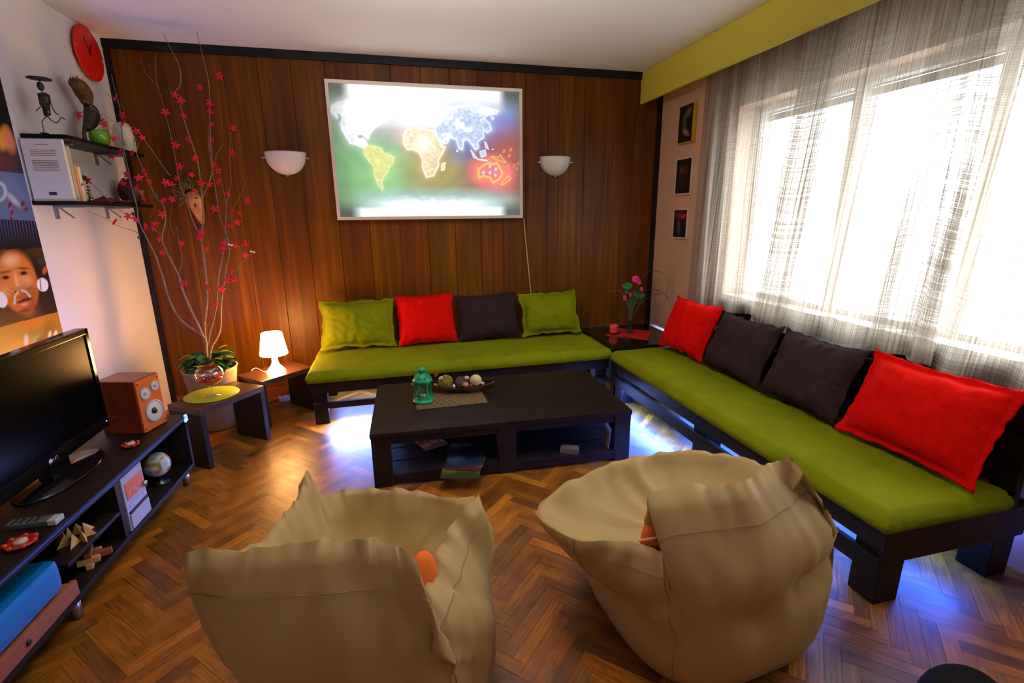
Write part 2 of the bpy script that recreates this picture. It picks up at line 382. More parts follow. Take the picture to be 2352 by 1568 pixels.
# ------------------------------------------------------------------ room shell
def floor():
    n, w = 6, .0495; v45 = Matrix.Rotation(R(45), 2)
    verts, faces, uvs, tones = [], [], [], []
    rnd = random.Random(3)
    def plank(x, y, horiz):
        g = .0007
        if horiz: q = [(x*w+g, y*w+g), ((x+n)*w-g, y*w+g), ((x+n)*w-g, (y+1)*w-g), (x*w+g, (y+1)*w-g)]
        else: q = [(x*w+g, y*w+g), ((x+1)*w-g, y*w+g), ((x+1)*w-g, (y+n)*w-g), (x*w+g, (y+n)*w-g)]
        P = []
        for (a, b) in q:
            p = v45 @ Vector((a, b)); P.append((p.x+2.1, p.y+YF))
        if max(p[0] for p in P) < -.01 or min(p[0] for p in P) > W+.01 or max(p[1] for p in P) < YF or min(p[1] for p in P) > .01: return
        i = len(verts); verts.extend([(p[0], p[1], 0) for p in P]); faces.append((i, i+1, i+2, i+3))
        o = rnd.random()*50; Lw = n*w
        uvs.append([(o, o), (o+Lw, o), (o+Lw, o+w), (o, o+w)] if horiz else [(o, o+w), (o, o), (o+Lw, o), (o+Lw, o+w)])
        t = rnd.choice([.45, .6, .75, .85, 1, 1, 1.15, 1.5]); t *= rnd.uniform(.92, 1.08)
        tones.append((t, t*rnd.uniform(.9, 1.05), t*rnd.uniform(.8, 1.1)))
    for c in range(-6, 7):
        for k in range(-8, 90):
            plank(k+c*n, k-c*n, True); plank(k+c*n, k+1-c*n, False)
    me = bpy.data.meshes.new('floor'); me.from_pydata(verts, [], faces)
    ul = me.uv_layers.new(name='UVMap'); a = me.attributes.new('tone', 'FLOAT_COLOR', 'CORNER')
    ul = me.uv_layers['UVMap']; a = me.attributes['tone']
    for fi, f in enumerate(me.polygons):
        for j, li in enumerate(f.loop_indices):
            ul.data[li].uv = uvs[fi][j]; a.data[li].color = (*tones[fi], 1)
    bm = bmesh.new(); bm.from_mesh(me)
    for co, no in (((0, 0, 0), (-1, 0, 0)), ((W, 0, 0), (1, 0, 0)), ((0, 0, 0), (0, 1, 0)), ((0, YF, 0), (0, -1, 0))):
        g = bm.verts[:]+bm.edges[:]+bm.faces[:]
        bmesh.ops.bisect_plane(bm, geom=g, plane_co=co, plane_no=no, clear_outer=True)
    # dark subfloor under the gaps
    uvl = bm.loops.layers.uv.active
    q = [bm.verts.new(p) for p in ((-.1, YF-.1, -.002), (W+.1, YF-.1, -.002), (W+.1, .1, -.002), (-.1, .1, -.002))]
    b2 = [bm.verts.new(p) for p in ((-.1, YF-.1, -.1), (W+.1, YF-.1, -.1), (W+.1, .1, -.1), (-.1, .1, -.1))]
    bm.faces.new(q); bm.faces.new(b2[::-1])
    for i in range(4): bm.faces.new((q[i], b2[i], b2[(i+1) % 4], q[(i+1) % 4]))
    bm.to_mesh(me); bm.free(); me.materials.append(M_parquet)
    o = bpy.data.objects.new('floor', me); COL.objects.link(o); struct(o)
floor()
struct(bx('ceiling', (W/2, YF/2, H+.05), (W+.4, -YF+.4, .1), M_ceiling, bev=0))
struct(bx('wall_left', (-.05, YF/2, H/2), (.1, -YF, H), M_white_wall, bev=0))
struct(bx('wall_front', (W/2, YF-.05, H/2), (W+.2, .1, H), M_white_wall, bev=0))
# panelled back wall: boards with their own tone, V-grooves between
def back_wall():
    seams = [0, .34, .705, .93, 1.157, 1.39, 1.62, 1.86, 2.09, 2.312, 2.53, 2.73, 2.93, 3.12, 3.22, 3.453, 3.68, 3.92, W]
    rnd = random.Random(11)
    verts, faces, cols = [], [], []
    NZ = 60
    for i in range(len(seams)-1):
        x0, x1 = seams[i], seams[i+1]; t = rnd.uniform(.85, 1.12); g = rnd.uniform(.9, 1.18)
        xs = [x0, x0+.004, x0+.012, x1-.012, x1-.004, x1]
        ys = [.004, 0, 0, 0, 0, .004]; k = [.8, .96, 1, 1, 1.12, .8]
        for j in range(NZ+1):
            z = H*j/NZ
            for x, y, kk in zip(xs, ys, k):
                verts.append((x, y, z))
                s = 1.0
                if 2.9 < x < 3.5:      # smoke stain under the right wall lamp
                    s -= .5*math.exp(-((z-(1.70+.02*math.sin(x*21)))/.055)**2)*(.6+.4*math.sin(x*19+1))
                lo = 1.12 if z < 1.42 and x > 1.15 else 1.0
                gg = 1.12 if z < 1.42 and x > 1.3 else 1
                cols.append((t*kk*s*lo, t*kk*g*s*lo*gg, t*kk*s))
        b0 = len(verts)-(NZ+1)*6
        for j in range(NZ):
            for q in range(5):
                a = b0+j*6+q; faces.append((a, a+1, a+7, a+6))
    n0 = len(verts)
    verts += [(-.1, .12, 0), (W+.1, .12, 0), (W+.1, .12, H), (-.1, .12, H), (-.1, .005, 0), (W+.1, .005, 0), (W+.1, .005, H), (-.1, .005, H)]
    cols += [(1, 1, 1)]*8
    for f in ((0, 3, 2, 1), (4, 5, 6, 7), (0, 1, 5, 4), (2, 3, 7, 6), (1, 2, 6, 5), (0, 4, 7, 3)): faces.append(tuple(n0+v for v in f))
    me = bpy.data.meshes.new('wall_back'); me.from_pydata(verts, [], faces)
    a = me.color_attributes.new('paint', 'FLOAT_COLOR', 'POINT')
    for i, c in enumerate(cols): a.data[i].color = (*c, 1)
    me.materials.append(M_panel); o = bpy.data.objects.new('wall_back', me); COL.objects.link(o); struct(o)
back_wall()
struct(bx('trim_1', (W/2, -.012, H-.028), (W, .022, .056), M_trim, bev=.004))
struct(bx('trim_2', (.018, -.010, H/2-.03), (.036, .018, H-.06), M_trim, bev=.004))
struct(bx('trim_3', (W-.022, -.010, H/2-.03), (.04, .018, H-.06), M_trim, bev=.004))
struct(bx('baseboard_back', (W/2, -.010, .035), (W-.08, .016, .07), mat('brown_skirting', C8(120, 60, 22), .5, noise_amt=.2, nscale=8, stretch=(1, 8, 8)), bev=.004))
# right wall with one wide window opening
WY0, WY1, WZ0, WZ1, WT = -1.04, -3.95, .83, 2.14, .26
b = MB()
b.box((W+WT/2, WY0/2, H/2), (WT, -WY0, H), bev=0)
b.box((W+WT/2, (WY1+YF)/2, H/2), (WT, WY1-YF, H), bev=0)
b.box((W+WT/2, (WY0+WY1)/2, WZ0/2), (WT, WY0-WY1, WZ0), bev=0)
b.box((W+WT/2, (WY0+WY1)/2, (WZ1+H)/2), (WT, WY0-WY1, H-WZ1), bev=0)
struct(b.build('wall_right', M_pink_wall))
b = MB(); xw = W+.17
for z in (WZ0+.025, WZ1-.02): b.box((xw, (WY0+WY1)/2, z), (.06, WY0-WY1, .05))
for y in (WY0-.025, WY1+.025): b.box((xw, y, (WZ0+WZ1)/2), (.06, .05, WZ1-WZ0-.02))
for y in (-1.83, -2.53, -3.23): b.box((xw, y, (WZ0+WZ1)/2), (.055, .062, WZ1-WZ0-.09))
win = struct(b.build('window_1', M_whitep))
bx('window_pane', (xw+.005, (WY0+WY1)/2, (WZ0+WZ1)/2), (.006, WY0-WY1-.06, WZ1-WZ0-.06), pane_mat(), win, bev=0)
bx('window_sill', (W+.065, (WY0+WY1)/2, WZ0+.008), (.15, WY0-WY1-.01, .025), M_white, win)
# roller shutter lowered over the top of the window, with light slits
b = MB(); z = 2.135; k = 0
while z > 2.06:
    b.box((W+.235, (WY0+WY1)/2, z-.021), (.012, WY0-WY1-.01, .0405 if k != 2 else .034), bev=.004); z -= .045; k += 1
b.build('roller_shutter', mat('shutter_slats', C8(96, 92, 88), .6), win)
# pelmet
pel = MB(); pel.box((W-.2138+.012, YF/2, H-.126), (.024, -YF-.01, .248), bev=.003)
tag(pel.build('curtain_pelmet', M_pelmet), 'long yellow-green painted pelmet board along the ceiling above the curtain', 'pelmet')

# ------------------------------------------------------------------ curtain, three sheer lengths
def curtain(y0, y1, xo, label, seed, drift=0):
    NU, NV = int(abs(y1-y0)*170), 60
    def fold(s):
        a = .022*math.sin(s*31+1.5*math.sin(s*6+seed)+seed)+.009*math.sin(s*53+2+seed)+.010*math.sin(s*17+1)
        return a
    pts = []; uv = []
    for j in range(NV+1):
        v = j/NV
        for i in range(NU+1):
            u = i/NU; y = y0+(y1-y0)*u; s = -y
            s2 = s+.035*math.sin(s*9+v*1.3)*v+.02*math.sin(s*17)*v
            x = xo+fold(s2)*(.8+.35*v)*.66
            zb = .745+.030*math.sin(s*5.2+.6)+.015*math.sin(s*13)
            z = 2.56+(zb-2.56)*v
            yy = y+drift*(v**1.3)*(1-u)
            pts.append((x, yy, z)); uv.append((s*1.5+seed, (z-zb)))
    faces = []
    for j in range(NV):
        for i in range(NU):
            a = j*(NU+1)+i; faces.append((a, a+1, a+NU+2, a+NU+1))
    me = bpy.data.meshes.new('sheer_curtain'); me.from_pydata(pts, [], faces)
    ul = me.uv_layers.new(name='UVMap')
    for p in me.polygons:
        p.use_smooth = True
        for li in p.loop_indices: ul.data[li].uv = uv[me.loops[li].vertex_index]
    me.materials.append(M_curtain)
    o = bpy.data.objects.new('sheer_curtain', me); COL.objects.link(o)
    tag(o, label, 'curtain', 'sheer curtains over the window')
curtain(-.80, -1.90, 4.058, 'beige sheer curtain length nearest the three small pictures', 0, .03)
curtain(-1.74, -2.66, 4.022, 'middle beige sheer curtain length over the window', 4, .22)
curtain(-2.46, -4.35, 4.058, 'nearest beige sheer curtain length, at the right edge of the window view', 9, .14)
tag(bx('curtain_rail', (4.072, -2.57, 2.585), (.08, 3.6, .024), M_whitep), 'white curtain rail hidden up behind the yellow-green pelmet', 'rail')
# ------------------------------------------------------------------ sofas
def seat_pad(name, x0, x1, y0, y1, z0, z1, m, seed, front='y', over_=.02):
    """mattress: subdivided rounded block with puckered sides"""
    nx = max(8, int((x1-x0)/.013)); ny = max(8, int((y1-y0)/.013)); bm = bmesh.new()
    t = bmesh.new(); bmesh.ops.create_grid(t, x_segments=nx, y_segments=ny, size=.5)
    cx, cy, wx, wy = (x0+x1)/2, (y0+y1)/2, x1-x0, y1-y0
    h = z1-z0; NL = 8; rings = []
    # build from a closed box of layered perimeter + top and bottom grids
    t.free()
    def P(u, v, k):   # u, v in -1..1, k in 0 (bottom)..1 (top)
        x = cx+u*wx/2; y = cy+v*wy/2; e = max(abs(u), abs(v))
        r = .028
        dx = wx/2-abs(u)*wx/2; dy = wy/2-abs(v)*wy/2; d = min(dx, dy)
        if k == 1:
            z = z1-(r*(1-d/r)**2*.9 if d < r else 0)
            z += .006*noise.noise(Vector((x*4+seed, y*5, 0)))+.004*noise.noise(Vector((x*14+seed, y*9, 3)))
            z += .006*math.sin(min(1, d/.2)*PI/2)
        else: z = z0
        return Vector((x, y, z))
    idx = {}
    for j in range(ny+1):
        for i in range(nx+1):
            u, v = -1+2*i/nx, -1+2*j/ny
            idx[i, j, 1] = bm.verts.new(P(u, v, 1)); idx[i, j, 0] = bm.verts.new(P(u, v, 0))
    for j in range(ny):
        for i in range(nx):
            f = bm.faces.new((idx[i, j, 1], idx[i+1, j, 1], idx[i+1, j+1, 1], idx[i, j+1, 1])); f.smooth = True
            bm.faces.new((idx[i, j, 0], idx[i, j+1, 0], idx[i+1, j+1, 0], idx[i+1, j, 0]))
    per = [(i, 0) for i in range(nx)]+[(nx, j) for j in range(ny)]+[(i, ny) for i in range(nx, 0, -1)]+[(0, j) for j in range(ny, 0, -1)]
    lay = {}
    for s, (i, j) in enumerate(per):
        a, b_ = idx[i, j, 0], idx[i, j, 1]; lay[s, 0] = a; lay[s, NL] = b_
        nrm = Vector((1 if i == nx else -1 if i == 0 else 0, 1 if j == ny else -1 if j == 0 else 0, 0)).normalized()
        for k in range(1, NL):
            q = k/NL; c = a.co.lerp(b_.co, q)
            w = .012*math.sin(q*PI)+.006*math.sin(q*PI)*noise.noise(Vector((c.x*85+c.z*70+seed, c.y*85+c.z*70, c.z*6)))+.005*math.sin(q*PI)*noise.noise(Vector((c.x*22+seed, c.y*22, c.z*9)))
            lay[s, k] = bm.verts.new(c+nrm*w)
    n = len(per)
    for s in range(n):
        for k in range(NL):
            f = bm.faces.new((lay[s, k], lay[(s+1) % n, k], lay[(s+1) % n, k+1], lay[s, k+1])); f.smooth = True
    bmesh.ops.recalc_face_normals(bm, faces=bm.faces)
    me = bpy.data.meshes.new(name); bm.to_mesh(me); bm.free(); me.materials.append(m)
    o = bpy.data.objects.new(name, me); COL.objects.link(o); return o

def pillow(name, m, w, h, t, seed, base, rz, lean, flange=.03, roll=0, ears=.06, wr=1.0, sag=0):
    """stuffed cushion standing on its lower edge: local X width, Z height, Y thickness"""
    nu, nv = 56, 46; bm = bmesh.new(); V = {}
    def prof(u, v):
        e = (1-abs(u)**3.0)*(1-abs(v)**3.0)
        return max(e, 0)**.55
    for side in (0, 1):
        for j in range(nv+1):
            for i in range(nu+1):
                u, v = -1+2*i/nu, -1+2*j/nv
                edge = i in (0, nu) or j in (0, nv)
                if side == 1 and edge: V[i, j, 1] = V[i, j, 0]; continue
                fx = 1-flange*2/w; fz = 1-flange*2/h
                uu, vv = u/fx, v/fz
                th = prof(min(1, max(-1, uu)), min(1, max(-1, vv)))*t/2
                # edges pull in between the corners, corners stick out
                x = u*w/2*(1-ears*(1-v*v)**1.0*abs(u)**2*.9); z = v*h/2*(1-ears*(1-u*u)*abs(v)**2*1.1)
                x += .010*noise.noise(Vector((u*3+seed, v*5, 7)))*abs(u)**4*wr; z += .014*noise.noise(Vector((u*5, v*3+seed, 9)))*abs(v)**4*wr
                # radiating wrinkles near rim
                a = math.atan2(v, u); rr = max(abs(u), abs(v))
                wv = noise.noise(Vector((a*6+seed, rr*1.5, seed)))*.016*(rr**3)*(1-rr**14)*wr
                wv += noise.noise(Vector((u*2.2+seed, v*2.2, seed*2)))*.016*(1-rr)*wr
                wv += noise.noise(Vector((u*7+v*2+seed, v*4, seed*3)))*.006*wr*(1-rr**6)
                y = (-1 if side == 0 else 1)*(th+.0025)+(wv if side == 0 else -wv)*min(1, th/.02)
                if edge: y = .006*noise.noise(Vector((u*6+seed, v*6, 3)))
                # belly sinks a little
                z -= sag*(1-abs(u))*max(0, v)
                V[i, j, side] = bm.verts.new((x, y, z+h/2))
    for side in (0, 1):
        for j in range(nv):
            for i in range(nu):
                q = [V[i, j, side], V[i+1, j, side], V[i+1, j+1, side], V[i, j+1, side]]
                if side: q = q[::-1]
                try: f = bm.faces.new(q); f.smooth = True
                except ValueError: pass
    me = bpy.data.meshes.new(name); bm.to_mesh(me); bm.free(); me.materials.append(m)
    o = bpy.data.objects.new(name, me); COL.objects.link(o)
    o.location = base; o.rotation_euler = Euler((lean, roll, rz), 'XYZ')
    return o

BLUE = (.20, .32, 1.0)
M_led = mat('blue_led', (0, 0, 0), emit=(.12, .3, 1), estr=14)
SX0, SX1, SY = 1.160, 3.404, -.756
def back_sofa():
    t = thing('pallet_sofa', 'low black-stained pallet sofa against the wood-panelled wall under the lit map', 'sofa', (SX0, SY, 0))
    def B(name, c, d, **k): return bx(name, (c[0]-SX0, c[1]-SY, c[2]), d, M_black_wood, t, bev=.004, **k)
    L = SX1-SX0
    B('front_board', (SX0+L/2, SY+.014, .281), (L, .026, .082))
    B('front_board', (SX0+L/2, SY+.014, .145), (L-.02, .024, .046))
    B('rear_board', (SX0+L/2, -.04, .281), (L, .024, .082))
    for x in (SX0+.012, SX1-.012): B('end_board', (x, SY/2-.02, .281), (.022, -SY-.06, .082))
    for x in (SX0+.055, (SX0+SX1)/2, SX1-.055):
        B('leg', (x, SY+.076, .12), (.095, .095, .24))
        B('leg', (x, -.1, .12), (.095, .095, .24))
    for i in range(6): B('slat', (SX0+L/2, SY+.08+i*.124, .312), (L-.05, .09, .018))
    B('led_strip', (SX0+L/2, SY+.05, .236), (L-.3, .008, .004)).data.materials[0] = M_led
back_sofa()
tag(seat_pad('seat_mattress', SX0-.01, SX1+.015, SY-.02, -.02, .323, .405, M_green, 2), 'long green velvet mattress on the sofa under the lit map', 'mattress')
RX0, RY0, RY1 = 3.411, -.825, -3.06
def right_sofa():
    t = thing('pallet_sofa', 'low black-stained pallet sofa with backrest boards below the curtained window', 'sofa', (RX0, RY0, 0))
    def B(name, c, d, **k): return bx(name, (c[0]-RX0, c[1]-RY0, c[2]), d, M_black_woodY, t, bev=.004, **k)
    L = RY0-RY1; ym = (RY0+RY1)/2
    B('front_board', (RX0+.014, ym, .281), (.026, L, .082))
    B('front_board', (RX0+.014, ym, .165), (.024, L-.02, .075))
    B('rear_board', (4.13, ym, .281), (.022, L, .082))
    for y in (RY0-.012, RY1+.012): B('end_board', (3.77, y, .255), (.70, .022, .135))
    for y in (RY0-.06, -1.93, RY1+.07):
        B('leg', (RX0+.076, y, .12), (.11, .11, .24)); B('leg', (4.05, y, .12), (.11, .11, .24))
    for i in range(6): B('slat', (RX0+.07+i*.118, ym, .312), (.085, L-.05, .018))
    # backrest: posts and horizontal boards
    for y in (RY0-.05, -1.93, RY1+.05): B('back_post', (4.035, y, .505), (.03, .09, .39))
    for z in (.44, .57, .695): B('back_board', (4.01, ym, z), (.020, L, .085))
    bx('led_strip', (RX0+.045-RX0, ym-RY0, .236), (.006, L-.3, .004), M_led, t, bev=0)
right_sofa()
tag(seat_pad('seat_mattress', RX0-.015, 3.985, RY1-.005, RY0+.008, .323, .405, M_green, 9), 'long green velvet mattress on the sofa below the curtained window', 'mattress')

# cushions along the wood wall
G1 = 'cushions on the sofa under the map'
def wall_cushion(m, xa, xb, h, seed, label, roll=0, y=-.29, **k):
    o = pillow('cushion', m, xb-xa, h, .15, seed, ((xa+xb)/2, y, .424), 0, R(-24), roll=R(roll), **k)
    tag(o, label, 'cushion', G1); return o
wall_cushion(M_green, 1.185, 1.775, .41, 1.3, 'large green velvet cushion nearest the glowing table lamp', roll=.5, ears=.09, flange=.03, wr=1.3)
wall_cushion(M_red, 1.785, 2.262, .42, 5.1, 'bright red cushion on the sofa under the map between green and dark ones', roll=-1.5, ears=.06, flange=.012)
wall_cushion(M_darkfab, 2.27, 2.805, .40, 8.2, 'dark brown cushion on the sofa under the map, right of the red one', roll=-1, ears=.07, flange=.012)
wall_cushion(M_green, 2.815, 3.36, .40, 12.4, 'green velvet cushion at the corner-table end of the sofa under the map', roll=-1, ears=.09, flange=.03, wr=1.3)
# cushions along the window side (front faces towards -x)
G2 = 'cushions on the sofa below the window'
def side_cushion(m, y, w, h, seed, label, x=3.79, lean=-22, rzd=-90, roll=0, t=.15, **k):
    o = pillow('cushion', m, w, h, t, seed, (x, y, .426), R(rzd), R(lean), roll=R(roll), **k)
    tag(o, label, 'cushion', G2); return o
side_cushion(M_red, -1.105, .53, .42, 3.3, 'orange-red square cushion at the corner-table end of the window sofa', flange=.015, ears=.10, rzd=-87)
side_cushion(M_darkfab, -1.655, .545, .40, 6.6, 'dark brown cushion below the window beside the corner red one', flange=.01, ears=.09)
side_cushion(M_darkfab, -2.20, .52, .40, 7.7, 'dark brown cushion below the window beside the big red one', flange=.012, ears=.09)
side_cushion(M_red, -2.77, .60, .42, 14.2, 'big red cushion with a wide flange at the near end of the window sofa', flange=.035, x=3.775, lean=-24, ears=.09, t=.17)
# dark pads tucked behind, their tops rising behind the curtain
for i, (y, w, h) in enumerate(((-1.42, .54, .40), (-2.04, .54, .41), (-2.56, .46, .41), (-3.00, .40, .41))):
    o = pillow('back_pad', M_blackfab, w, h, .045, 20+i*3.1, (4.105, y, .44), R(-90), R(0), ears=-.07, flange=.01)
    tag(o, ('black back pad on the window sofa behind the gap of the red and dark cushions', 'black back pad on the window sofa behind the two dark cushions', 'black back pad on the window sofa behind the far half of the big red cushion', 'black back pad on the window sofa behind the near half of the big red cushion')[i], 'cushion', 'black back pads on the window sofa')

# ------------------------------------------------------------------ coffee table
TX, TY, TA, TW_, TD, TH = 1.5884, -1.7178, -.0396, 1.4935, .8131, .3188
def coffee_table():
    t = thing('coffee_table', 'large low black-stained plank coffee table with an open shelf', 'table', (TX, TY, 0), TA)
    n = 6; pw = TD/n
    for i in range(n):
        bx('top_plank', (TW_/2, pw*(i+.5), TH-.013), (TW_, pw-.0022, .026), M_black_wood, t, bev=.0022)
    for y in (.05, TD-.05): bx('apron', (TW_/2, y+(-.02 if y < .2 else .02), TH-.050), (TW_-.04, .022, .045), M_black_wood, t)
    for x in (.055, TW_/2, TW_-.055):
        for y in (.05, TD-.05): bx('leg', (x, y, .1465), (.10, .09, .293), M_black_wood, t, bev=.004)
    for i in range(5): bx('shelf_board', (TW_/2, .08+i*.163, .062), (TW_-.02, .155, .020), M_black_wood, t, bev=.002)
    for z in (.10, .165, .23): bx('back_board', (TW_/2, TD-.016, z), (TW_-.22, .018, .062), M_black_wood, t, bev=.002)  # boards added to keep the sofa's blue LED glow out of the shelf
    bx('rail', (TW_/2, .014, .045), (TW_-.22, .020, .055), M_black_wood, t)
    for x in (.30, 1.2): bx('cross_board', (x, TD/2, TH-.036), (.09, TD-.06, .018), M_black_wood, t)
coffee_table()
TM = Matrix.Translation((TX, TY, 0)) @ Matrix.Rotation(TA, 4, 'Z')
ZT = TH+.0005
# bamboo mat
def bamboo():
    a, b_, c = at(957, 941, 'z', ZT), at(1121, 924, 'z', ZT), at(1100, 893, 'z', ZT)
    ux = (b_-a); w = ux.length; ux.normalize(); uy = (c-b_); d = uy.length; uy = Vector((-ux.y, ux.x, 0))
    d = .26
    t = thing('bamboo_mat', 'woven bamboo table mat under the green lantern and boat bowl', 'mat', a, math.atan2(ux.y, ux.x))
    m1 = mat('bamboo_slats', C8(196, 164, 108), .6, noise_amt=.25, nscale=60); b = MB(); n = int(w/.0092)
    for i in range(n): b.box((i*.0092+.004, d/2, .0018), (.0052, d, .0026), bev=.0006)
    bx('backing', (w/2, d/2, .0004), (w-.004, d-.004, .0006), mat('dark_backing', C8(44, 24, 18), .8), t, bev=0)
    b.build('slats', m1, t)
    b = MB()
    for j in range(24): b.box((w/2, .006+j*(d-.012)/23, .0032), (w, .0032, .0012), bev=0)
    b.build('threads', mat('dark_thread', C8(60, 36, 26), .8), t)
bamboo()
# lantern
def lantern():
    c = at(973, 921, 'z', ZT+.005)
    t = thing('candle_lantern', 'green metal candle lantern with pierced dome on the coffee table', 'lantern', (c.x, c.y, ZT+.0045))
    b = MB()
    b.lathe([(0, 0), (.062, 0), (.066, .006), (.064, .016), (.052, .024), (0, .024)], n=40); b.build('base', M_teal, t)
    b = MB(); hw = .047
    for i in range(6):
        a = i*PI/3; b.box((hw*math.cos(a), hw*math.sin(a), .076), (.010, .012, .108), rz=a, bev=.002)
    for z in (.028, .125): b.lathe([(.040, z-.006), (.052, z-.006), (.052, z+.006), (.040, z+.006), (.040, z-.006)], n=6, close=True)
    frame = b.build('frame', M_teal, t)
    for i in range(6):
        a = (i+.5)*PI/3; under(frame, bx('pane', (hw*.86*math.cos(a), hw*.86*math.sin(a), .076), (.0015, .040, .088), M_glass, t, rz=a, bev=0))
    b = MB()
    b.lathe([(.050, .130), (.061, .134), (.061, .140), (.055, .152), (.045, .168), (.030, .178), (.024, .182), (.024, .196), (.028, .200), (.028, .206), (.022, .214), (.012, .222), (0, .225)], n=40)
    roof = b.build('roof', M_teal, t)
    for i in range(8):
        a = i*PI/4+.2; under(roof, MB().sphere((.0505*math.cos(a), .0505*math.sin(a), .158), .0042, seg=8).build('vent_hole', M_blackmat, t))
    for i in range(6):
        a = i*PI/3; under(roof, MB().sphere((.0255*math.cos(a), .0255*math.sin(a), .209), .003, seg=8).build('vent_hole', M_blackmat, t))
    b = MB(); b.tube([(-.026, -.006, .19), (-.034, -.03, .172), (-.01, -.052, .165), (.02, -.05, .168), (.036, -.03, .178), (.026, -.004, .19)], .0015, n=6); b.build('handle', M_teal, t)
    b = MB(); b.lathe([(0, .024), (.018, .024), (.018, .045), (0, .045)], n=20); b.build('tea_light', mat('wax_white', C8(225, 215, 200), .5), t)
lantern()
# boat bowl and potpourri
def boat():
    a, b_ = at(985, 893, 'z', ZT+.03), at(1136, 884, 'z', ZT+.045)
    c = (a+b_)/2; ang = math.atan2(b_.y-a.y, b_.x-a.x); L = .44
    x0 = at(1136, 884, 'z', ZT+.045)
    ctr = Vector((x0.x-L/2*math.cos(ang), x0.y-L/2*math.sin(ang), ZT+.005))
    t = thing('boat_bowl', 'dark brown boat-shaped wooden bowl on the bamboo mat', 'bowl', ctr, ang)
    bm = bmesh.new(); NU, NV = 40, 14; V = {}
    for side, off in ((0, 0), (1, .004)):
        for i in range(NU+1):
            u = -1+2*i/NU; hw = .062*max(0, 1-abs(u)**2.2)**.8+.0015; top = .046+.026*abs(u)**2.5; bot = .0+.030*abs(u)**3
            for j in range(NV+1):
                v = -1+2*j/NV; y = (hw-off*.9)*v; z = bot+off+(top-bot-off)*abs(v)**2.4
                V[i, j, side] = bm.verts.new((u*L/2, y, z))
    for side in (0, 1):
        for i in range(NU):
            for j in range(NV):
                q = [V[i, j, side], V[i+1, j, side], V[i+1, j+1, side], V[i, j+1, side]]
                f = bm.faces.new(q if side else q[::-1]); f.smooth = True
    for i in range(NU):
        for j in (0, NV): bm.faces.new((V[i, j, 0], V[i+1, j, 0], V[i+1, j, 1], V[i, j, 1]))
    me = bpy.data.meshes.new('hull'); bm.to_mesh(me); bm.free(); me.materials.append(mat('dark_bowl_wood', C8(56, 22, 14), .3, noise_amt=.3, nscale=10, stretch=(1, 6, 6), coat=.3))
    o = bpy.data.objects.new('hull', me); COL.objects.link(o); o.parent = t
    BM = Matrix.Translation(ctr) @ Matrix.Rotation(ang, 4, 'Z')
    grp = 'balls and dried pods in the boat bowl'
    def wicker(name, x, y, z, r, m, label, seed, n=26, thick=.0016):
        rnd = random.Random(seed); b = MB()
        b.sphere((0, 0, 0), r*.86, seg=20)
        for k in range(n):
            ax = Vector((rnd.gauss(0, 1), rnd.gauss(0, 1), rnd.gauss(0, 1))).normalized(); e = ax.orthogonal().normalized(); f = ax.cross(e); off = rnd.uniform(-.45, .45)
            cr = math.sqrt(1-off*off); b.tube([(e*math.cos(q*PI/9)*cr+f*math.sin(q*PI/9)*cr+ax*off)*r for q in range(19)], thick, n=5, cap=False)
        o = b.build(name, m); o.location = BM @ Vector((x, y, z)); tag(o, label, 'ball', grp)
    wicker('wicker_ball', -.095, .006, .066, .047, mat('olive_cane', C8(140, 126, 40), .7), 'olive green woven ball in the boat bowl beside the lantern', 1)
    wicker('wicker_ball', .002, .010, .058, .042, mat('brown_cane', C8(92, 62, 52), .7), 'brown woven twig ball in the middle of the boat bowl', 2, n=30, thick=.0013)
    wicker('wicker_ball', .098, .004, .074, .037, mat('cream_cane', C8(238, 216, 166), .7), 'cream knobbly ball near the right tip of the boat bowl', 3, n=60, thick=.0022)
    for (x, y, z, r, c, nm, lb) in ((.034, -.030, .058, .021, C8(190, 130, 70), 'seed_pod', 'shiny tan and white seed pod in front of the brown woven ball'),
                                (.040, .014, .088, .017, C8(220, 200, 180), 'seed_pod', 'small pale round seed pod on top of the bowl filling'),
                                (.066, -.026, .050, .013, C8(130, 44, 34), 'seed_pod', 'small dark red nut in the boat bowl'),
                                (.140, -.006, .056, .014, C8(214, 184, 170), 'seed_pod', 'pale pink dried petal cluster at the bowl tip')):
        b = MB(); b.sphere((0, 0, 0), r, sc=(1, 1, .85), seg=16)
        for q in range(5): b.tube([(r*.98*math.cos(a)*math.cos(q*PI/5), r*.98*math.cos(a)*math.sin(q*PI/5), r*.85*math.sin(a)) for a in [i*PI/8-PI/2 for i in range(9)]], .0008, n=4)
        o = b.build(nm, mat('pod_%d' % int(r*1000), c, .4)); o.location = BM @ Vector((x, y, z)); tag(o, lb, 'dried pod', grp)
    rnd = random.Random(5)
    spots = [(955, 898, .05, -2.6, C8(196, 150, 84), 'tan curled dried leaf poking out left of the lantern'), (948, 880, .03, 2.3, C8(214, 190, 130), 'small cream dried leaf left of the lantern'),
             (1003, 858, .05, .9, C8(140, 70, 24), 'rusty brown dried leaf rising behind the lantern'), (1012, 868, .035, .3, C8(225, 195, 170), 'pale dried leaf between lantern and olive ball'),
             (1000, 884, .035, -.7, C8(176, 110, 60), 'brown dried leaf beside the lantern panes'), (1017, 902, .03, -1.2, C8(170, 50, 30), 'small red dried sprig on the bowl side')]
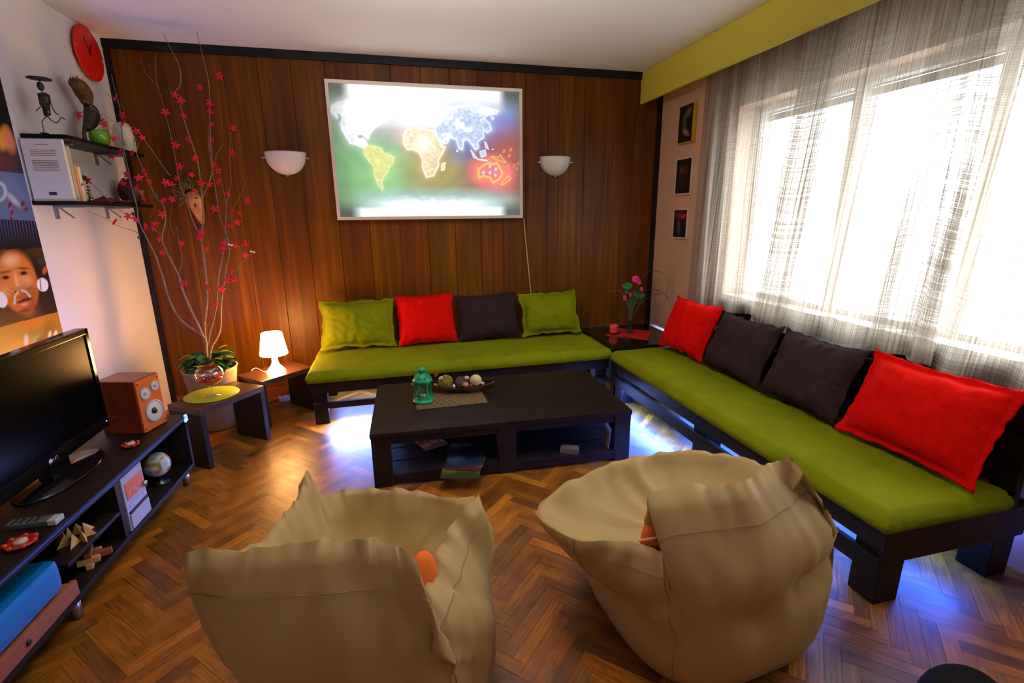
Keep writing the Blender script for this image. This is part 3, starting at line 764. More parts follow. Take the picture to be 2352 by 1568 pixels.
    for i, (px, py, l, a, c, lb) in enumerate(spots):
        p = at(px, py, 'y', ctr.y+.01); b = MB()
        rows = []
        for k in range(7):
            s = k/6; wd = l*.26*math.sin(PI*min(1, s*.92+.06)); zc = .3*l*math.sin(s*2.2)
            rows.append([(s*l-l/2, -wd, zc+wd*.5), (s*l-l/2, 0, zc), (s*l-l/2, wd, zc+wd*.5)])
        vs = [[b.bm.verts.new(q) for q in r_] for r_ in rows]
        for k in range(6):
            for j in range(2): b.bm.faces.new((vs[k][j], vs[k+1][j], vs[k+1][j+1], vs[k][j+1]))
        o = b.build('dried_leaf', mat('dried_leaf_%d' % i, c, .7)); md = o.modifiers.new('t', 'SOLIDIFY'); md.thickness = .001
        o.location = p; o.rotation_euler = (R(60), -a, .2); tag(o, lb, 'dried leaf', grp)
boat()
# things on the shelf inside the coffee table
def in_table():
    def mag(px, py, w, d, h, rz, col, label, z, deco=None):
        p = at(px, py, 'z', z+h)
        t = thing('magazine', label, 'magazine', (p.x, p.y, z), rz, 'magazines inside the coffee table')
        bx('pages', (0, 0, h/2), (w-.004, d-.004, h-.001), mat('shaded_paper', C8(120, 112, 100), .8), t, bev=.0008)  # page and cover colours darkened for the shade inside the table
        def fn(P, u, v):
            c = np.ones(u.shape+(3,))*lin(col)
            for k in range(5): c = over(c, deco[k % len(deco)], blob(u, v, (.2+.37*k) % 1, (.3+.53*k) % 1, .22, .12, k, .6)*.8)
            c = over(c, (120, 118, 112), ((v > .86) & (u > .1) & (u < .7)).astype(float)*.7); return c
        painted('cover', (-w/2, -d/2, h+.0004), (1, 0, 0), (0, 1, 0), w, d, 24, 30, fn, M_print, t)
    z = .0735
    mag(1062, 1068, .21, .28, .004, R(-14), (40, 50, 18), 'greenish magazine at the bottom of the pile inside the coffee table', z, [(90, 86, 40), (20, 30, 16)])
    mag(1075, 1052, .20, .27, .004, R(-22), (70, 28, 30), 'reddish magazine in the middle of the pile inside the coffee table', z+.0055, [(120, 110, 120), (50, 12, 18)])
    mag(1068, 1042, .21, .28, .004, R(-8), (26, 40, 66), 'blue magazine on top of the pile inside the coffee table', z+.011, [(70, 90, 120), (12, 18, 44), (36, 60, 32)])
    mag(985, 1012, .15, .21, .006, R(24), (120, 90, 90), 'single faded booklet lying left at the back inside the coffee table', z, [(200, 180, 170), (60, 40, 40)])
    p = at(1308, 1028, 'z', .1)
    t = thing('card_box', 'small printed card box lying inside the right bay of the coffee table', 'box', (p.x, p.y, z), R(-28))
    bx('box_body', (0, 0, .016), (.105, .062, .032), mat('box_card', C8(90, 84, 70), .5), t, bev=.002)
    bx('box_lid_label', (0, 0, .0325), (.085, .045, .001), mat('box_label', C8(120, 112, 104), .4), t, bev=0)
    p = at(1395, 990, 'z', .16)
    t = thing('picture_card', 'pale picture card leaning inside the right end of the coffee table', 'card', (p.x, p.y, z), R(80))
    bx('card_sheet', (0, 0, .065), (.12, .004, .13), mat('card_pale', C8(150, 140, 150), .6), t, bev=.001, rx=R(6))
    bx('printed_band', (0, -.003, .075), (.09, .002, .05), mat('card_band', C8(80, 76, 110), .6), t, bev=0, rx=R(6))
in_table()

# ------------------------------------------------------------------ corner table
def corner_table():
    x0, x1, y0, y1, zt = 3.435, 4.10, -.785, -.055, .415
    t = thing('corner_table', 'glossy black corner table between the two pallet sofas', 'table', (x0, y0, 0))
    g = mat('black_gloss_wood', C8(22, 16, 16), .16, noise_amt=.2, nscale=5, stretch=(1, 8, 8), coat=.5)
    bx('tabletop', ((x1-x0)/2, (y1-y0)/2, zt-.014), (x1-x0, y1-y0, .028), g, t, bev=.004)
    for x in (.035, x1-x0-.035):
        for y in (.035, y1-y0-.035): bx('leg', (x, y, (zt-.028)/2), (.06, .06, zt-.028), M_black_wood, t)
    bx('lower_shelf', ((x1-x0)/2, (y1-y0)/2, .15), (x1-x0-.02, y1-y0-.02, .02), M_black_wood, t)
    bx('led_strip', ((x1-x0)/2, y1-y0-.02, zt-.034), (x1-x0-.15, .006, .004), M_led, t, bev=0)
corner_table()
ZC = .4155
def corner_items():
    # red cloth mat
    P = [at(1388, 770, 'z', ZC), at(1418, 753, 'z', ZC), at(1497, 760, 'z', ZC), at(1488, 781, 'z', ZC)]
    b = MB(); b.poly([(p.x, p.y) for p in P], .002); o = b.build('table_mat', mat('red_mat', C8(190, 20, 16), .8)); o.location.z = ZC; tag(o, 'red cloth table mat on the black corner table', 'mat')
    # candle on a dark saucer
    c = at(1409, 765, 'z', ZC+.004)
    t = thing('pillar_candle', 'short pink pillar candle with melted rim on the corner table', 'candle', (c.x, c.y, ZC+.0025))
    b = MB(); b.lathe([(0, 0), (.045, 0), (.052, .006), (.050, .008), (.040, .004), (0, .004)], n=32); b.build('saucer', M_black, t)
    wx = mat('pink_wax', C8(232, 78, 70), .5, noise_amt=.15, nscale=30)
    b = MB(); b.lathe([(0, .004), (.034, .004), (.035, .02), (.034, .06), (.036, .075), (.030, .080), (.024, .064), (.012, .060), (0, .060)], n=32); o = b.build('wax', wx, t)
    b = MB(); b.tube([(0, 0, .06), (.001, 0, .072)], .0012, n=6); b.build('wick', M_blackmat, t)
    b = MB()
    for i in range(5): b.sphere((.034*math.cos(i*1.3-1.6), .034*math.sin(i*1.3-1.6), .072-.004*i), .006, sc=(1, 1, 1.6), seg=10)
    b.build('wax_drips', mat('pale_wax', C8(238, 170, 130), .5), t)
    # small pink stone
    c = at(1437, 771, 'z', ZC+.01); b = MB(); b.sphere((0, 0, .012), .016, sc=(1.3, 1, .7)); o = b.build('pebble', mat('plum_stone', C8(150, 30, 60), .3)); o.location = (c.x, c.y, ZC+.003)
    tag(o, 'small plum-coloured glass pebble on the red mat', 'pebble')
    # vase with pink flowers and curly twigs
    c = at(1445, 764, 'z', ZC+.003); t = thing('flower_vase', 'small dark glass vase holding pink flowers and curly twigs', 'vase', (c.x, c.y, ZC+.0025))
    b = MB(); b.lathe([(0, 0), (.030, 0), (.032, .008), (.022, .03), (.016, .06), (.020, .10), (.026, .13), (.024, .13), (.018, .10), (.014, .06), (.018, .03), (0, .01)], n=28); b.build('glass', mat('smoky_glass', C8(120, 130, 140), .05, trans=.85), t)
    inv = Vector((c.x, c.y, ZC+.0025))
    def P3(px, py, y): return at(px, py, 'y', y)-inv
    b = MB()
    ends = [(1463, 642, -.36), (1445, 655, -.33), (1470, 665, -.40), (1440, 682, -.44), (1452, 690, -.38)]
    yb = c.y
    for (px, py, yy) in ends: b.tube([(0, 0, .02), (.002, 0, .12), P3((px+1447)/2, (py+725)/2, yb-.0), P3(px, py, yb+(yy+.4))], .0022, n=6)
    b.build('stems', mat('stem_green', C8(40, 80, 36), .6), t)
    pink = mat('magenta_petal', C8(232, 40, 122), .6)
    fl = [(1459, 641, .034), (1467, 648, .026), (1473, 664, .022), (1434, 684, .026), (1447, 677, .022), (1465, 640, .022)]
    for i, (px, py, r) in enumerate(fl):
        p = P3(px, py, yb-.02); b = MB()
        for k in range(5):
            a = k*2*PI/5+i; b.sphere((r*.5*math.cos(a), -.004, r*.5*math.sin(a)), r*.52, sc=(1, .45, .9), seg=12)
        b.sphere((0, -.008, 0), r*.25, seg=10); o = b.build('flower', pink, t); o.location = p; o.rotation_euler = (R(-15), 0, R(10*i))
    for i, (px, py, r) in enumerate([(1441, 656, .040), (1468, 676, .045), (1448, 698, .045), (1458, 690, .035), (1440, 668, .03), (1475, 685, .03)]):
        p = P3(px, py, yb+.01); b = MB(); n = 14
        vs = [b.bm.verts.new((r*math.cos(2*PI*k/n)*(1+.15*math.cos(4*PI*k/n)), .006*math.sin(3*2*PI*k/n), r*.8*math.sin(2*PI*k/n))) for k in range(n)]; cv = b.bm.verts.new((0, .006, 0))
        for k in range(n): b.bm.faces.new((cv, vs[k], vs[(k+1) % n]))
        o = b.build('leaf', mat('round_leaf', C8(24, 96, 30), .5), t); md = o.modifiers.new('t', 'SOLIDIFY'); md.thickness = .0015; o.location = p; o.rotation_euler = (R(-20+12*i), R(15*i), R(20*i-40))
    tw = mat('twig_brown', C8(96, 70, 44), .7)
    for pts in ([(1447, 735), (1450, 690), (1465, 655), (1486, 626), (1510, 623), (1528, 632), (1537, 655), (1530, 676), (1532, 690), (1537, 697)],
                [(1447, 735), (1470, 700), (1490, 682), (1515, 674), (1530, 678), (1540, 692), (1555, 698)],
                [(1447, 735), (1458, 690), (1480, 668), (1500, 665), (1525, 672), (1536, 686)],
                [(1447, 735), (1440, 690), (1424, 668), (1407, 668), (1390, 676), (1380, 686), (1385, 700), (1379, 710), (1366, 704)]):
        q = [P3(px, py, yb-.03+.012*k) for k, (px, py) in enumerate(pts)]
        q = smooth(q, 5); b = MB(); b.tube(q, [.0028-.0018*k/len(q) for k in range(len(q))], n=6); b.build('twig', tw, t)
def smooth(p, n):
    out = []
    p = [Vector(v) for v in p]
    for i in range(len(p)-1):
        a = p[max(i-1, 0)]; b = p[i]; c = p[i+1]; d = p[min(i+2, len(p)-1)]
        for k in range(n):
            t = k/n; out.append(.5*((2*b)+(c-a)*t+(2*a-5*b+4*c-d)*t*t+(3*b-a-3*c+d)*t**3))
    out.append(p[-1]); return out
corner_items()
# ------------------------------------------------------------------ bean bags
def cat(p, t):
    n = len(p); i = int(math.floor(t)) % n; f = t-math.floor(t)
    a, b, c, d = p[(i-1) % n], p[i], p[(i+1) % n], p[(i+2) % n]
    return .5*((2*b)+(c-a)*f+(2*a-5*b+4*c-d)*f*f+(3*b-a-3*c+d)*f**3)
def bean(name, label, rim, ctr, rad, n_exp, rot, pit, seed, base_sc=.86, bulge=.05, crease=(), tip_sharp=()):
    """rim: closed loop of 3D points (counter-clockwise seen from above); pit: lowest point of the seat hollow"""
    NA = 288; K = len(rim); rim = [Vector(p) for p in rim]; c = Vector((ctr[0], ctr[1], 0))
    def outer(th, s):
        a = th-rot; ca, sa = math.cos(a), math.sin(a)
        r = 1/((abs(ca)/rad[0])**n_exp+(abs(sa)/rad[1])**n_exp)**(1/n_exp)
        return Vector((ctr[0]+math.cos(th)*r*s, ctr[1]+math.sin(th)*r*s, 0))
    bm = bmesh.new(); rings = []
    rp = [cat(rim, K*i/NA) for i in range(NA)]
    ang = [math.atan2(p.y-ctr[1], p.x-ctr[0]) for p in rp]
    # keep the bottom evenly spread but near the rim's direction
    un = [ang[0]]
    for a in ang[1:]:
        d = (a-un[-1]+PI) % (2*PI)-PI; un.append(un[-1]+d)
    tot = 2*PI if un[-1] > un[0] else -2*PI
    ev = [un[0]+tot*i/NA for i in range(NA)]
    mixa = [.65*un[i]+.35*ev[i] for i in range(NA)]
    lows = [(0, base_sc-.1), (.0, base_sc), (.02, base_sc+.07), (.07, base_sc+.12), (.14, base_sc+.15), (.22, base_sc+.155)]
    for z, s in lows:
        rings.append([outer(mixa[i], s)+Vector((0, 0, z+.0)) for i in range(NA)])
    last = rings[-1]
    for k in range(1, 9):      # from the bulge up to the rim
        t = k/8; ring = []
        for i in range(NA):
            a = last[i]; b = rp[i]; p = a.lerp(b, t)
            p.z = a.z+(b.z-a.z)*(t*.92+.08*math.sin(t*PI/2))
            out = Vector((math.cos(mixa[i]), math.sin(mixa[i]), 0))
            p += out*(bulge*math.sin(t*PI)*(1-.3*t))
            ring.append(p)
        rings.append(ring)
    pitv = Vector(pit)
    for k in range(1, 15):     # inside the hollow
        t = k/14; ring = []
        for i in range(NA):
            b = rp[i]; xy = Vector((b.x, b.y, 0)).lerp(Vector((pitv.x, pitv.y, 0)), t**1.25*.985)
            q = 1-(1-t)**2.0
            z = b.z+(pitv.z-b.z)*q + .012*math.sin(min(1, t*6)*PI)
            ring.append(Vector((xy.x, xy.y, z)))
        rings.append(ring)
    NR = len(rings)
    V = []
    for j, r_ in enumerate(rings):
        row = []
        for i, p in enumerate(r_):
            row.append(bm.verts.new(p))
        V.append(row)
    for j in range(NR-1):
        for i in range(NA):
            f = bm.faces.new((V[j][i], V[j][(i+1) % NA], V[j+1][(i+1) % NA], V[j+1][i])); f.smooth = True
    bm.faces.new(V[0][::-1]); cv = bm.verts.new(pitv)
    for i in range(NA): f = bm.faces.new((V[-1][i], V[-1][(i+1) % NA], cv)); f.smooth = True
    bmesh.ops.recalc_face_normals(bm, faces=bm.faces); bm.normal_update()
    # cloth folds
    nr = [[v.normal.copy() for v in row] for row in V]
    for j in range(4, NR):
        for i in range(NA):
            v = V[j][i]; p = v.co; h = p.z
            a = mixa[i]
            up = min(1, max(0, (h-.10)/.4))
            inside_ = j > len(lows)+8
            # long soft folds that run up to the rim / into the hollow
            w1 = noise.noise(Vector((a*3.2+seed+h*2.2, h*2.0, seed)))
            fold = 1-abs(noise.noise(Vector((a*4.2+seed*2-h*3.4, h*1.6+seed, 1.7))))*2.6
            puck = max(0, (j-len(lows)-3)/5) if j < len(lows)+9 else max(0, 1-(j-len(lows)-8)/4)
            d = .010*w1+.012*max(0, fold-.3)*up+.010*noise.noise(Vector((a*9+seed, h*9, seed+4)))*puck
            d += .007*noise.noise(Vector((a*6-h*9+seed, h*5+a*2, 6)))*up
            if inside_: d = .012*noise.noise(Vector((a*5+seed, h*3, 8)))+.016*noise.noise(Vector((p.x*7+seed, p.y*7, 2)))+.016*max(0, 1-abs(noise.noise(Vector((p.x*5+p.y*4, p.y*3-p.x*3, seed))))*3)
            # slack horizontal creases round the waist
            d -= .020*math.exp(-((h-.33-.05*math.sin(a*2+seed))/.018)**2)*max(0, noise.noise(Vector((a*2+seed, 5, 1)))+.15)*(0 if inside_ else 1)
            for (a0, h0, slope, wd, dep, la) in crease:
                da = (a-a0+PI) % (2*PI)-PI
                if abs(da) < la and not inside_:
                    d -= dep*math.exp(-((h-h0-slope*da)/wd)**2)*math.cos(da/la*PI/2)
            v.co = p+nr[j][i]*d
    for v in bm.verts: v.co.z = max(v.co.z, .0)
    me = bpy.data.meshes.new('shell'); bm.to_mesh(me)
    def near_ring(j, i): return V[j][i % NA].co.copy(), nr[j][i % NA]
    t = thing(name, label, 'bean bag', (ctr[0], ctr[1], 0))
    me.materials.append(M_bean); o = bpy.data.objects.new('shell', me); COL.objects.link(o); o.parent = t; o.location = (-ctr[0], -ctr[1], 0)
    # stitched seams
    seams = []
    for (i0, j0, j1) in tip_sharp:
        pts = [near_ring(j, i0)[0]+near_ring(j, i0)[1]*.0015 for j in range(j0, j1)]
        b = MB(); b.tube([p-Vector((ctr[0], ctr[1], 0)) for p in smooth(pts, 4)], .0012, n=5); b.build('seam', M_beanseam, t)
    js = len(lows)+5
    pts = [near_ring(js, i)[0]-Vector((ctr[0], ctr[1], 0))+near_ring(js, i)[1]*.0025 for i in range(0, NA+1, 2)]
    b = MB(); b.tube(pts, .0011, n=5, cap=False); b.build('rim_seam', M_beanseam, t)
    bm.free(); return t

P = lambda px, py, z: tuple(at(px, py, 'z', z))
rim1 = [P(424, 1270, .665), P(470, 1265, .665), P(545, 1262, .665), P(640, 1252, .67), P(780, 1238, .675), P(880, 1246, .66), P(955, 1290, .62), P(963, 1400, .50),
        P(985, 1330, .52), P(1030, 1215, .55), P(1098, 1140, .585), P(1075, 1146, .52), P(1000, 1134, .50), P(900, 1122, .49), P(800, 1124, .49), P(738, 1134, .51), P(706, 1082, .60), P(690, 1130, .57), P(640, 1195, .55), P(585, 1250, .55)]
bean('bean_bag', 'khaki bean bag chair with tall pointed left ear, before the coffee table', rim1, (1.645, -2.89), (.345, .33), 2.7, R(4), (1.62, -2.86, .27), 3.1, bulge=.04,
     crease=((-.85, .36, -.35, .024, .026, .55), (-.8, .27, -.4, .022, .024, .6), (-.7, .19, -.3, .02, .020, .6), (-.5, .43, -.5, .016, .016, .4)), tip_sharp=((250, 6, 14), (102, 1, 13)))
rim2 = [P(1232, 1176, .40), P(1320, 1240, .44), P(1400, 1240, .47), P(1470, 1252, .49), P(1524, 1262, .50), P(1512, 1195, .58), P(1494, 1140, .655), P(1600, 1118, .66), P(1700, 1108, .67), P(1760, 1068, .68), P(1812, 1048, .70), P(1848, 1092, .66),
        P(1800, 1110, .56), P(1770, 1075, .50), P(1690, 1048, .46), P(1580, 1037, .455), P(1500, 1042, .455), P(1400, 1066, .45), P(1300, 1112, .43)]
bean('bean_bag', 'khaki bean bag chair with upright back flap, beside the window sofa', rim2, (2.78, -2.86), (.37, .37), 3.0, R(6), (2.72, -2.80, .30), 8.7,
     crease=((-1.35, .31, .08, .022, .050, 1.0), (-1.35, .44, .05, .06, -.030, 1.0), (-1.6, .36, .12, .014, .012, .8), (-2.3, .36, .25, .02, .03, .6), (-1.0, .24, -.2, .02, .012, .7)), tip_sharp=((60, 1, 14), (15, 6, 14)))
# small orange cushions inside
def small_pillow(px, py, d, rz, label, stripe):
    p = at(px, py, 'z', d)
    t = thing('small_cushion', label, 'cushion', (p.x, p.y, d-.05), rz, 'small orange cushions in the bean bags')
    b = MB(); b.sphere((0, 0, .03), .075, sc=(.75, .42, 1.15), seg=28); o = b.build('cover', M_orange, t)
    if stripe:
        b = MB(); b.tube([(.0575*math.cos(a)*1.0, .0325*math.sin(a), .03+.03*math.sin(a*1.0+.6)*-1) for a in [q*PI/16 for q in range(33)]], .004, n=6); b.build('pale_band', mat('pale_orange_band', C8(238, 190, 140), .8), t)
small_pillow(1506, 1222, .51, R(20), 'small orange cushion with pale band tucked in the bean bag beside the window sofa', True)
small_pillow(968, 1320, .52, R(50), 'small orange cushion peeking from the fold of the left bean bag', False)

# ------------------------------------------------------------------ bench tables on the left
def bench(name, label, cornersA, z, mtop, mleg, thick=.035):
    """cornersA: near-left, near-right, far-right, far-left of the top at height z"""
    a, b_, c, d = [Vector(p) for p in cornersA]
    ctr = (a+b_+c+d)/4; ux = ((b_-a)+(c-d)).normalized(); w = ((b_-a).length+(c-d).length)/2
    uy = Vector((-ux.y, ux.x, 0)); dp = ((d-a).length+(c-b_).length)/2
    t = thing(name, label, 'table', (ctr.x, ctr.y, 0), math.atan2(ux.y, ux.x))
    bx('tabletop', (0, 0, z-thick/2), (w, dp, thick), mtop, t, bev=.002)
    return t, w, dp
def benches():
    z1 = .375
    A = [P(460, 941, z1), P(602, 887, z1), P(540, 873, z1), P(382, 930, z1)]
    t, w, dp = bench('side_table', 'dark brown side table holding the glass goblet on its round green mat', A, z1, M_brown_top, M_dark_brown)
    for s in (-1, 1): bx('side_panel', (s*(w/2-.016), 0, (z1-.035)/2), (.032, dp-.004, z1-.035), M_dark_brown, t, bev=.002)
    z2 = .345
    # lamp table
    A = [P(592, 880, z2), P(714, 842, z2), P(668, 828, z2), P(553, 858, z2)]
    t, w, dp = bench('side_table', 'brown side table carrying the glowing white lamp', A, z2, M_brown_top, M_dark_brown)
    for s in (-1, 1): bx('side_panel', (s*(w/2-.016), 0, (z2-.035)/2), (.032, dp-.004, z2-.035), M_dark_brown, t, bev=.002)
benches()
def lamp():
    z = .3455; c = at(635, 853, 'z', z)
    t = thing('table_lamp', 'glowing white table lamp with drum shade on the side table by the sofa', 'lamp', (c.x, c.y, z))
    gl = mat('lit_shade', C8(255, 244, 225), .6, emit=(1, .48, .14), estr=75)
    s = .31/.31
    b = MB(); b.lathe([(0, 0), (.062, 0), (.064, .008), (.050, .026), (.030, .05), (.021, .075), (.020, .10), (.026, .13), (.030, .14), (0, .14)], n=40); b.build('base', mat('lit_glass_base', C8(255, 240, 225), .3, emit=(1, .55, .2), estr=30), t)
    b = MB(); b.lathe([(.030, .128), (.092, .132), (.094, .137), (.070, .285), (.066, .292), (.045, .294), (.043, .289), (.064, .286), (.088, .138), (.03, .134), (.03, .128)], n=48); b.build('lamp_shade', gl, t)
    c2 = at(583, 848, 'z', z)-Vector((c.x, c.y, z))
    b = MB(); b.tube(smooth([(-.05, 0, .006), (-.09, .01, .004), (c2.x+.02, c2.y+.01, .004), (c2.x, c2.y, .004), (c2.x-.012, c2.y-.02, -.01), (c2.x-.016, c2.y-.04, -.1)], 5), .003, n=6); b.build('cord', M_whitep, t)
lamp()
def goblet():
    z = .3755
    c = at(487, 906, 'z', z)
    o = MB().lathe([(0, 0), (.150, 0), (.152, .0025), (.150, .005), (0, .005)], n=64).build('round_mat', mat('lime_mat', C8(172, 186, 20), .5)); o.location = (c.x, c.y, z)
    tag(o, 'round lime green place mat on the dark side table', 'mat')
    z += .0055; c = at(489, 909, 'z', z)
    t = thing('glass_goblet', 'large round stemmed glass bowl with red filling on the green mat', 'glass', (c.x, c.y, z))
    R0 = .078; prof = [(0, 0), (.046, 0), (.046, .003), (.012, .010), (.006, .02), (.006, .060), (.012, .066)]
    outer = [(R0*math.sin(a), .066+R0*.93-R0*.93*math.cos(a)) for a in [.18+k*.18 for k in range(13)]]
    inner = [((R0-.0022)*math.sin(a), .066+R0*.93-(R0-.0022)*.93*math.cos(a)) for a in [.18+k*.18 for k in range(13)]][::-1]
    b = MB(); b.lathe(prof+outer+inner+[(0, .0675)], n=48); b.build('bowl', M_glass, t)
    lv = [((R0-.004)*math.sin(a), .066+R0*.93-(R0-.004)*.93*math.cos(a)) for a in [.05+k*.15 for k in range(9)]]
    b = MB(); b.lathe([(0, lv[0][1])]+lv+[(0, lv[-1][1])], n=40); b.build('red_filling', mat('red_gel', C8(222, 14, 12), .25), t)
    rnd = random.Random(4); b = MB()
    for k in range(16):
        a = rnd.uniform(0, 6.28); r = rnd.uniform(0, .05); b.sphere((r*math.cos(a), r*math.sin(a), lv[-1][1]+.004), .010, sc=(1, 1, .6), seg=8)
    b.build('pebbles', mat('green_red_pebble', C8(120, 60, 20), .3, noise_amt=.6, nscale=60), t)
goblet()

# ------------------------------------------------------------------ potted branches
def pot():
    base = at(500, 990, 'z', 0); zt = .44
    cx, cy = base.x-.015, base.y+.095
    t = thing('potted_branches', 'tall bare branches with red paper flowers in a beige pot by the wood wall', 'plant', (cx, cy, 0))
    def Lc(v): return Vector(v)-Vector((cx, cy, 0))
    mp = mat('beige_pot', C8(168, 140, 118), .7, noise_amt=.06, nscale=8)
    b = MB(); b.lathe([(0, 0), (.098, 0), (.104, .01), (.165, zt-.02), (.172, zt), (.160, zt), (.150, zt-.03), (0, zt-.03)], n=48); b.build('pot', mp, t)
    b = MB(); b.lathe([(0, zt-.029), (.152, zt-.028), (.1, zt-.012), (0, zt-.006)], n=24); b.build('soil', mat('soil', C8(40, 28, 20), .9, bump=.6, bscale=80), t)
    rnd = random.Random(2)
    def leafmesh(l, w):
        b = MB(); rows = []
        for k in range(8):
            s = k/7; wd = w*math.sin(PI*min(1, s*.9+.08))**.8; zc = -.35*l*s*s
            rows.append([b.bm.verts.new(q) for q in ((s*l, -wd, zc+wd*.35), (s*l, -wd*.5, zc+.1*wd), (s*l, 0, zc), (s*l, wd*.5, zc+.1*wd), (s*l, wd, zc+wd*.35))])
        for k in range(7):
            for j in range(4): f = b.bm.faces.new((rows[k][j], rows[k+1][j], rows[k+1][j+1], rows[k][j+1])); f.smooth = True
        return b
    for k in range(64):
        a = rnd.uniform(0, 6.28); r = rnd.uniform(.02, .14); o = leafmesh(rnd.uniform(.05, .10), rnd.uniform(.024, .036)).build('leaf', M_leafy if (k % 7 == 0) else M_leaf, t)
        o.location = (r*math.cos(a), r*math.sin(a), zt+rnd.uniform(.0, .10)); o.rotation_euler = (rnd.uniform(-.4, .4), rnd.uniform(-.5, .15), a+rnd.uniform(-.6, .6))
    S = .235
    def Q(px, py, y): return at(px, py, 'y', y)
    BY = cy
    lines = [  # (points px, y start, y end, r0, r1)
        ([(476, 842), (474, 800), (473, 784), (465, 770), (423, 741), (401, 713), (385, 675), (375, 638), (366, 612), (359, 590), (338, 548), (319, 508), (314, 472), (298, 414), (285, 366), (280, 300), (276, 251), (262, 197), (256, 170)], BY, -.52, .010, .0016),
        ([(476, 842), (474, 800), (460, 756), (437, 708), (418, 661), (410, 631), (380, 572), (373, 543), (380, 508), (376, 472), (358, 452), (336, 404), (314, 353), (318, 330), (300, 300)], BY, -.50, .010, .0016),
        ([(476, 842), (474, 800), (470, 746), (476, 690), (471, 614), (463, 548), (466, 508), (465, 461), (454, 372), (429, 296), (413, 239), (403, 213), (414, 194), (413, 156), (390, 108), (374, 76)], BY, -.38, .010, .0015),
        ([(466, 470), (467, 449), (487, 398), (484, 334), (481, 251), (480, 194), (470, 146), (457, 95), (451, 63)], BY+.10, -.34, .0055, .0015),
        ([(477, 842), (477, 800), (482, 765), (496, 708), (501, 642), (512, 583), (518, 536), (505, 496), (494, 430), (488, 390), (480, 340), (478, 290)], BY, -.36, .009, .0016),
        ([(482, 842), (485, 800), (505, 760), (509, 690), (519, 619), (527, 572), (518, 524), (520, 477), (514, 440), (505, 398)], BY, -.40, .009, .0015),
        ([(520, 480), (524, 450), (531, 420), (528, 370), (528, 331), (534, 293)], -.45, -.36, .003, .001),
        ([(463, 548), (440, 500), (425, 450), (413, 423), (400, 347), (378, 251), (360, 188), (358, 124)], -.5, -.30, .005, .0014),
        ([(365, 200), (345, 180), (330, 160), (319, 124)], -.34, -.30, .002, .001),
        ([(318, 508), (287, 491), (249, 459), (204, 414), (188, 399), (143, 354)], -.56, -.86, .003, .001),
        ([(320, 536), (300, 528), (271, 518), (235, 498), (198, 483)], -.56, -.72, .0025, .0009),
        ([(390, 400), (384, 395), (327, 315), (304, 292), (277, 287), (241, 265)], -.50, -.66, .003, .001),
        ([(300, 414), (280, 330), (252, 290), (230, 262), (196, 231)], -.54, -.72, .0025, .0009),
        ([(285, 250), (266, 231), (245, 212), (230, 198)], -.52, -.60, .0018, .0008),
        ([(276, 290), (262, 278), (240, 280), (228, 285)], -.52, -.62, .0015, .0007),
        ([(413, 627), (418, 590), (412, 560), (406, 520)], -.5, -.42, .003, .001),
        ([(518, 640), (535, 625), (560, 600), (575, 585)], -.5, -.36, .0022, .0008),
        ([(524, 572), (540, 568), (558, 562), (568, 558)], -.48, -.38, .0018, .0008),
        ([(520, 500), (540, 470), (556, 440), (568, 405)], -.46, -.36, .0018, .0008),
        ([(487, 390), (500, 350), (512, 330), (508, 280), (500, 200)], -.44, -.34, .002, .0008),
        ([(400, 540), (390, 510), (395, 470), (404, 430)], -.48, -.44, .002, .0009),
        ([(373, 543), (350, 520), (345, 500), (356, 470)], -.5, -.5, .002, .0009),
        ([(463, 600), (476, 570), (484, 548)], -.5, -.46, .002, .0009),
    ]
    tips = []
    for (pts, y0, y1, r0, r1) in lines:
        n = len(pts); q = []
        for k, (px, py) in enumerate(pts):
            v = Q(px, py, y0+(y1-y0)*(k/(n-1))**.8); v.z = min(v.z, 2.585); v.x = max(v.x, .012); q.append(v)
        q = [Lc(v) for v in smooth(q, 4)]; m_ = len(q)
        b = MB(); b.tube(q, [r0+(r1-r0)*(k/(m_-1))**.7 for k in range(m_)], n=7)
        bo = b.build('branch', M_branch, t); tips.append([(v+Vector((cx, cy, 0)), bo) for v in q])
    # five-petalled flowers: one mesh, copied
    b = MB()
    for k in range(5):
        a = k*2*PI/5; b.sphere((.011*math.cos(a), .011*math.sin(a), .002), .0085, sc=(1.15, .62, .35), seg=10, M=Matrix.Rotation(a, 4, 'Z') @ Matrix.Translation((-.011*math.cos(a)+.011, -.011*math.sin(a), 0)))
    b.sphere((0, 0, .002), .004, seg=8)
    proto = b.build('flower', M_petal, t)
    A4 = [(50, 515), (100, 640), (105, 700), (200, 755), (240, 800), (35, 810), (85, 910), (170, 915), (20, 940), (800, 360), (655, 440), (475, 495), (515, 535), (408, 620), (540, 645), (725, 555), (730, 615), (740, 710), (575, 820), (735, 820), (480, 855), (895, 735), (885, 915), (620, 950), (510, 1010), (755, 1000), (785, 1040), (595, 1070), (490, 1095), (790, 1120), (665, 1130), (725, 1140), (620, 1190), (255, 1050), (215, 1090), (130, 1070), (290, 1115), (100, 1130), (200, 1160), (410, 1125), (450, 1140), (250, 1235), (395, 1255), (455, 1245), (860, 1210), (995, 1255), (760, 1315), (385, 1355), (890, 1340), (945, 1350), (925, 1410), (875, 1440), (140, 1370), (190, 1390), (45, 1410), (265, 1440), (325, 1455), (335, 1420), (665, 1485), (655, 1525), (365, 1535)]
    B4 = [(310, 635), (500, 545), (745, 600), (910, 545), (900, 590), (1010, 560), (1120, 540), (1115, 660), (975, 805), (1000, 890), (940, 900), (885, 990), (750, 975), (815, 1135), (520, 935)]
    Fp = [(250+x/3.136, 60+y/3.136) for x, y in A4]+[(300+x/4.2375, 430+y/4.2375) for x, y in B4]+[(182, 264), (234, 277), (238, 285), (202, 414)]
    allp = [(v, to_px(*v), bo) for tp in tips for v, bo in tp]
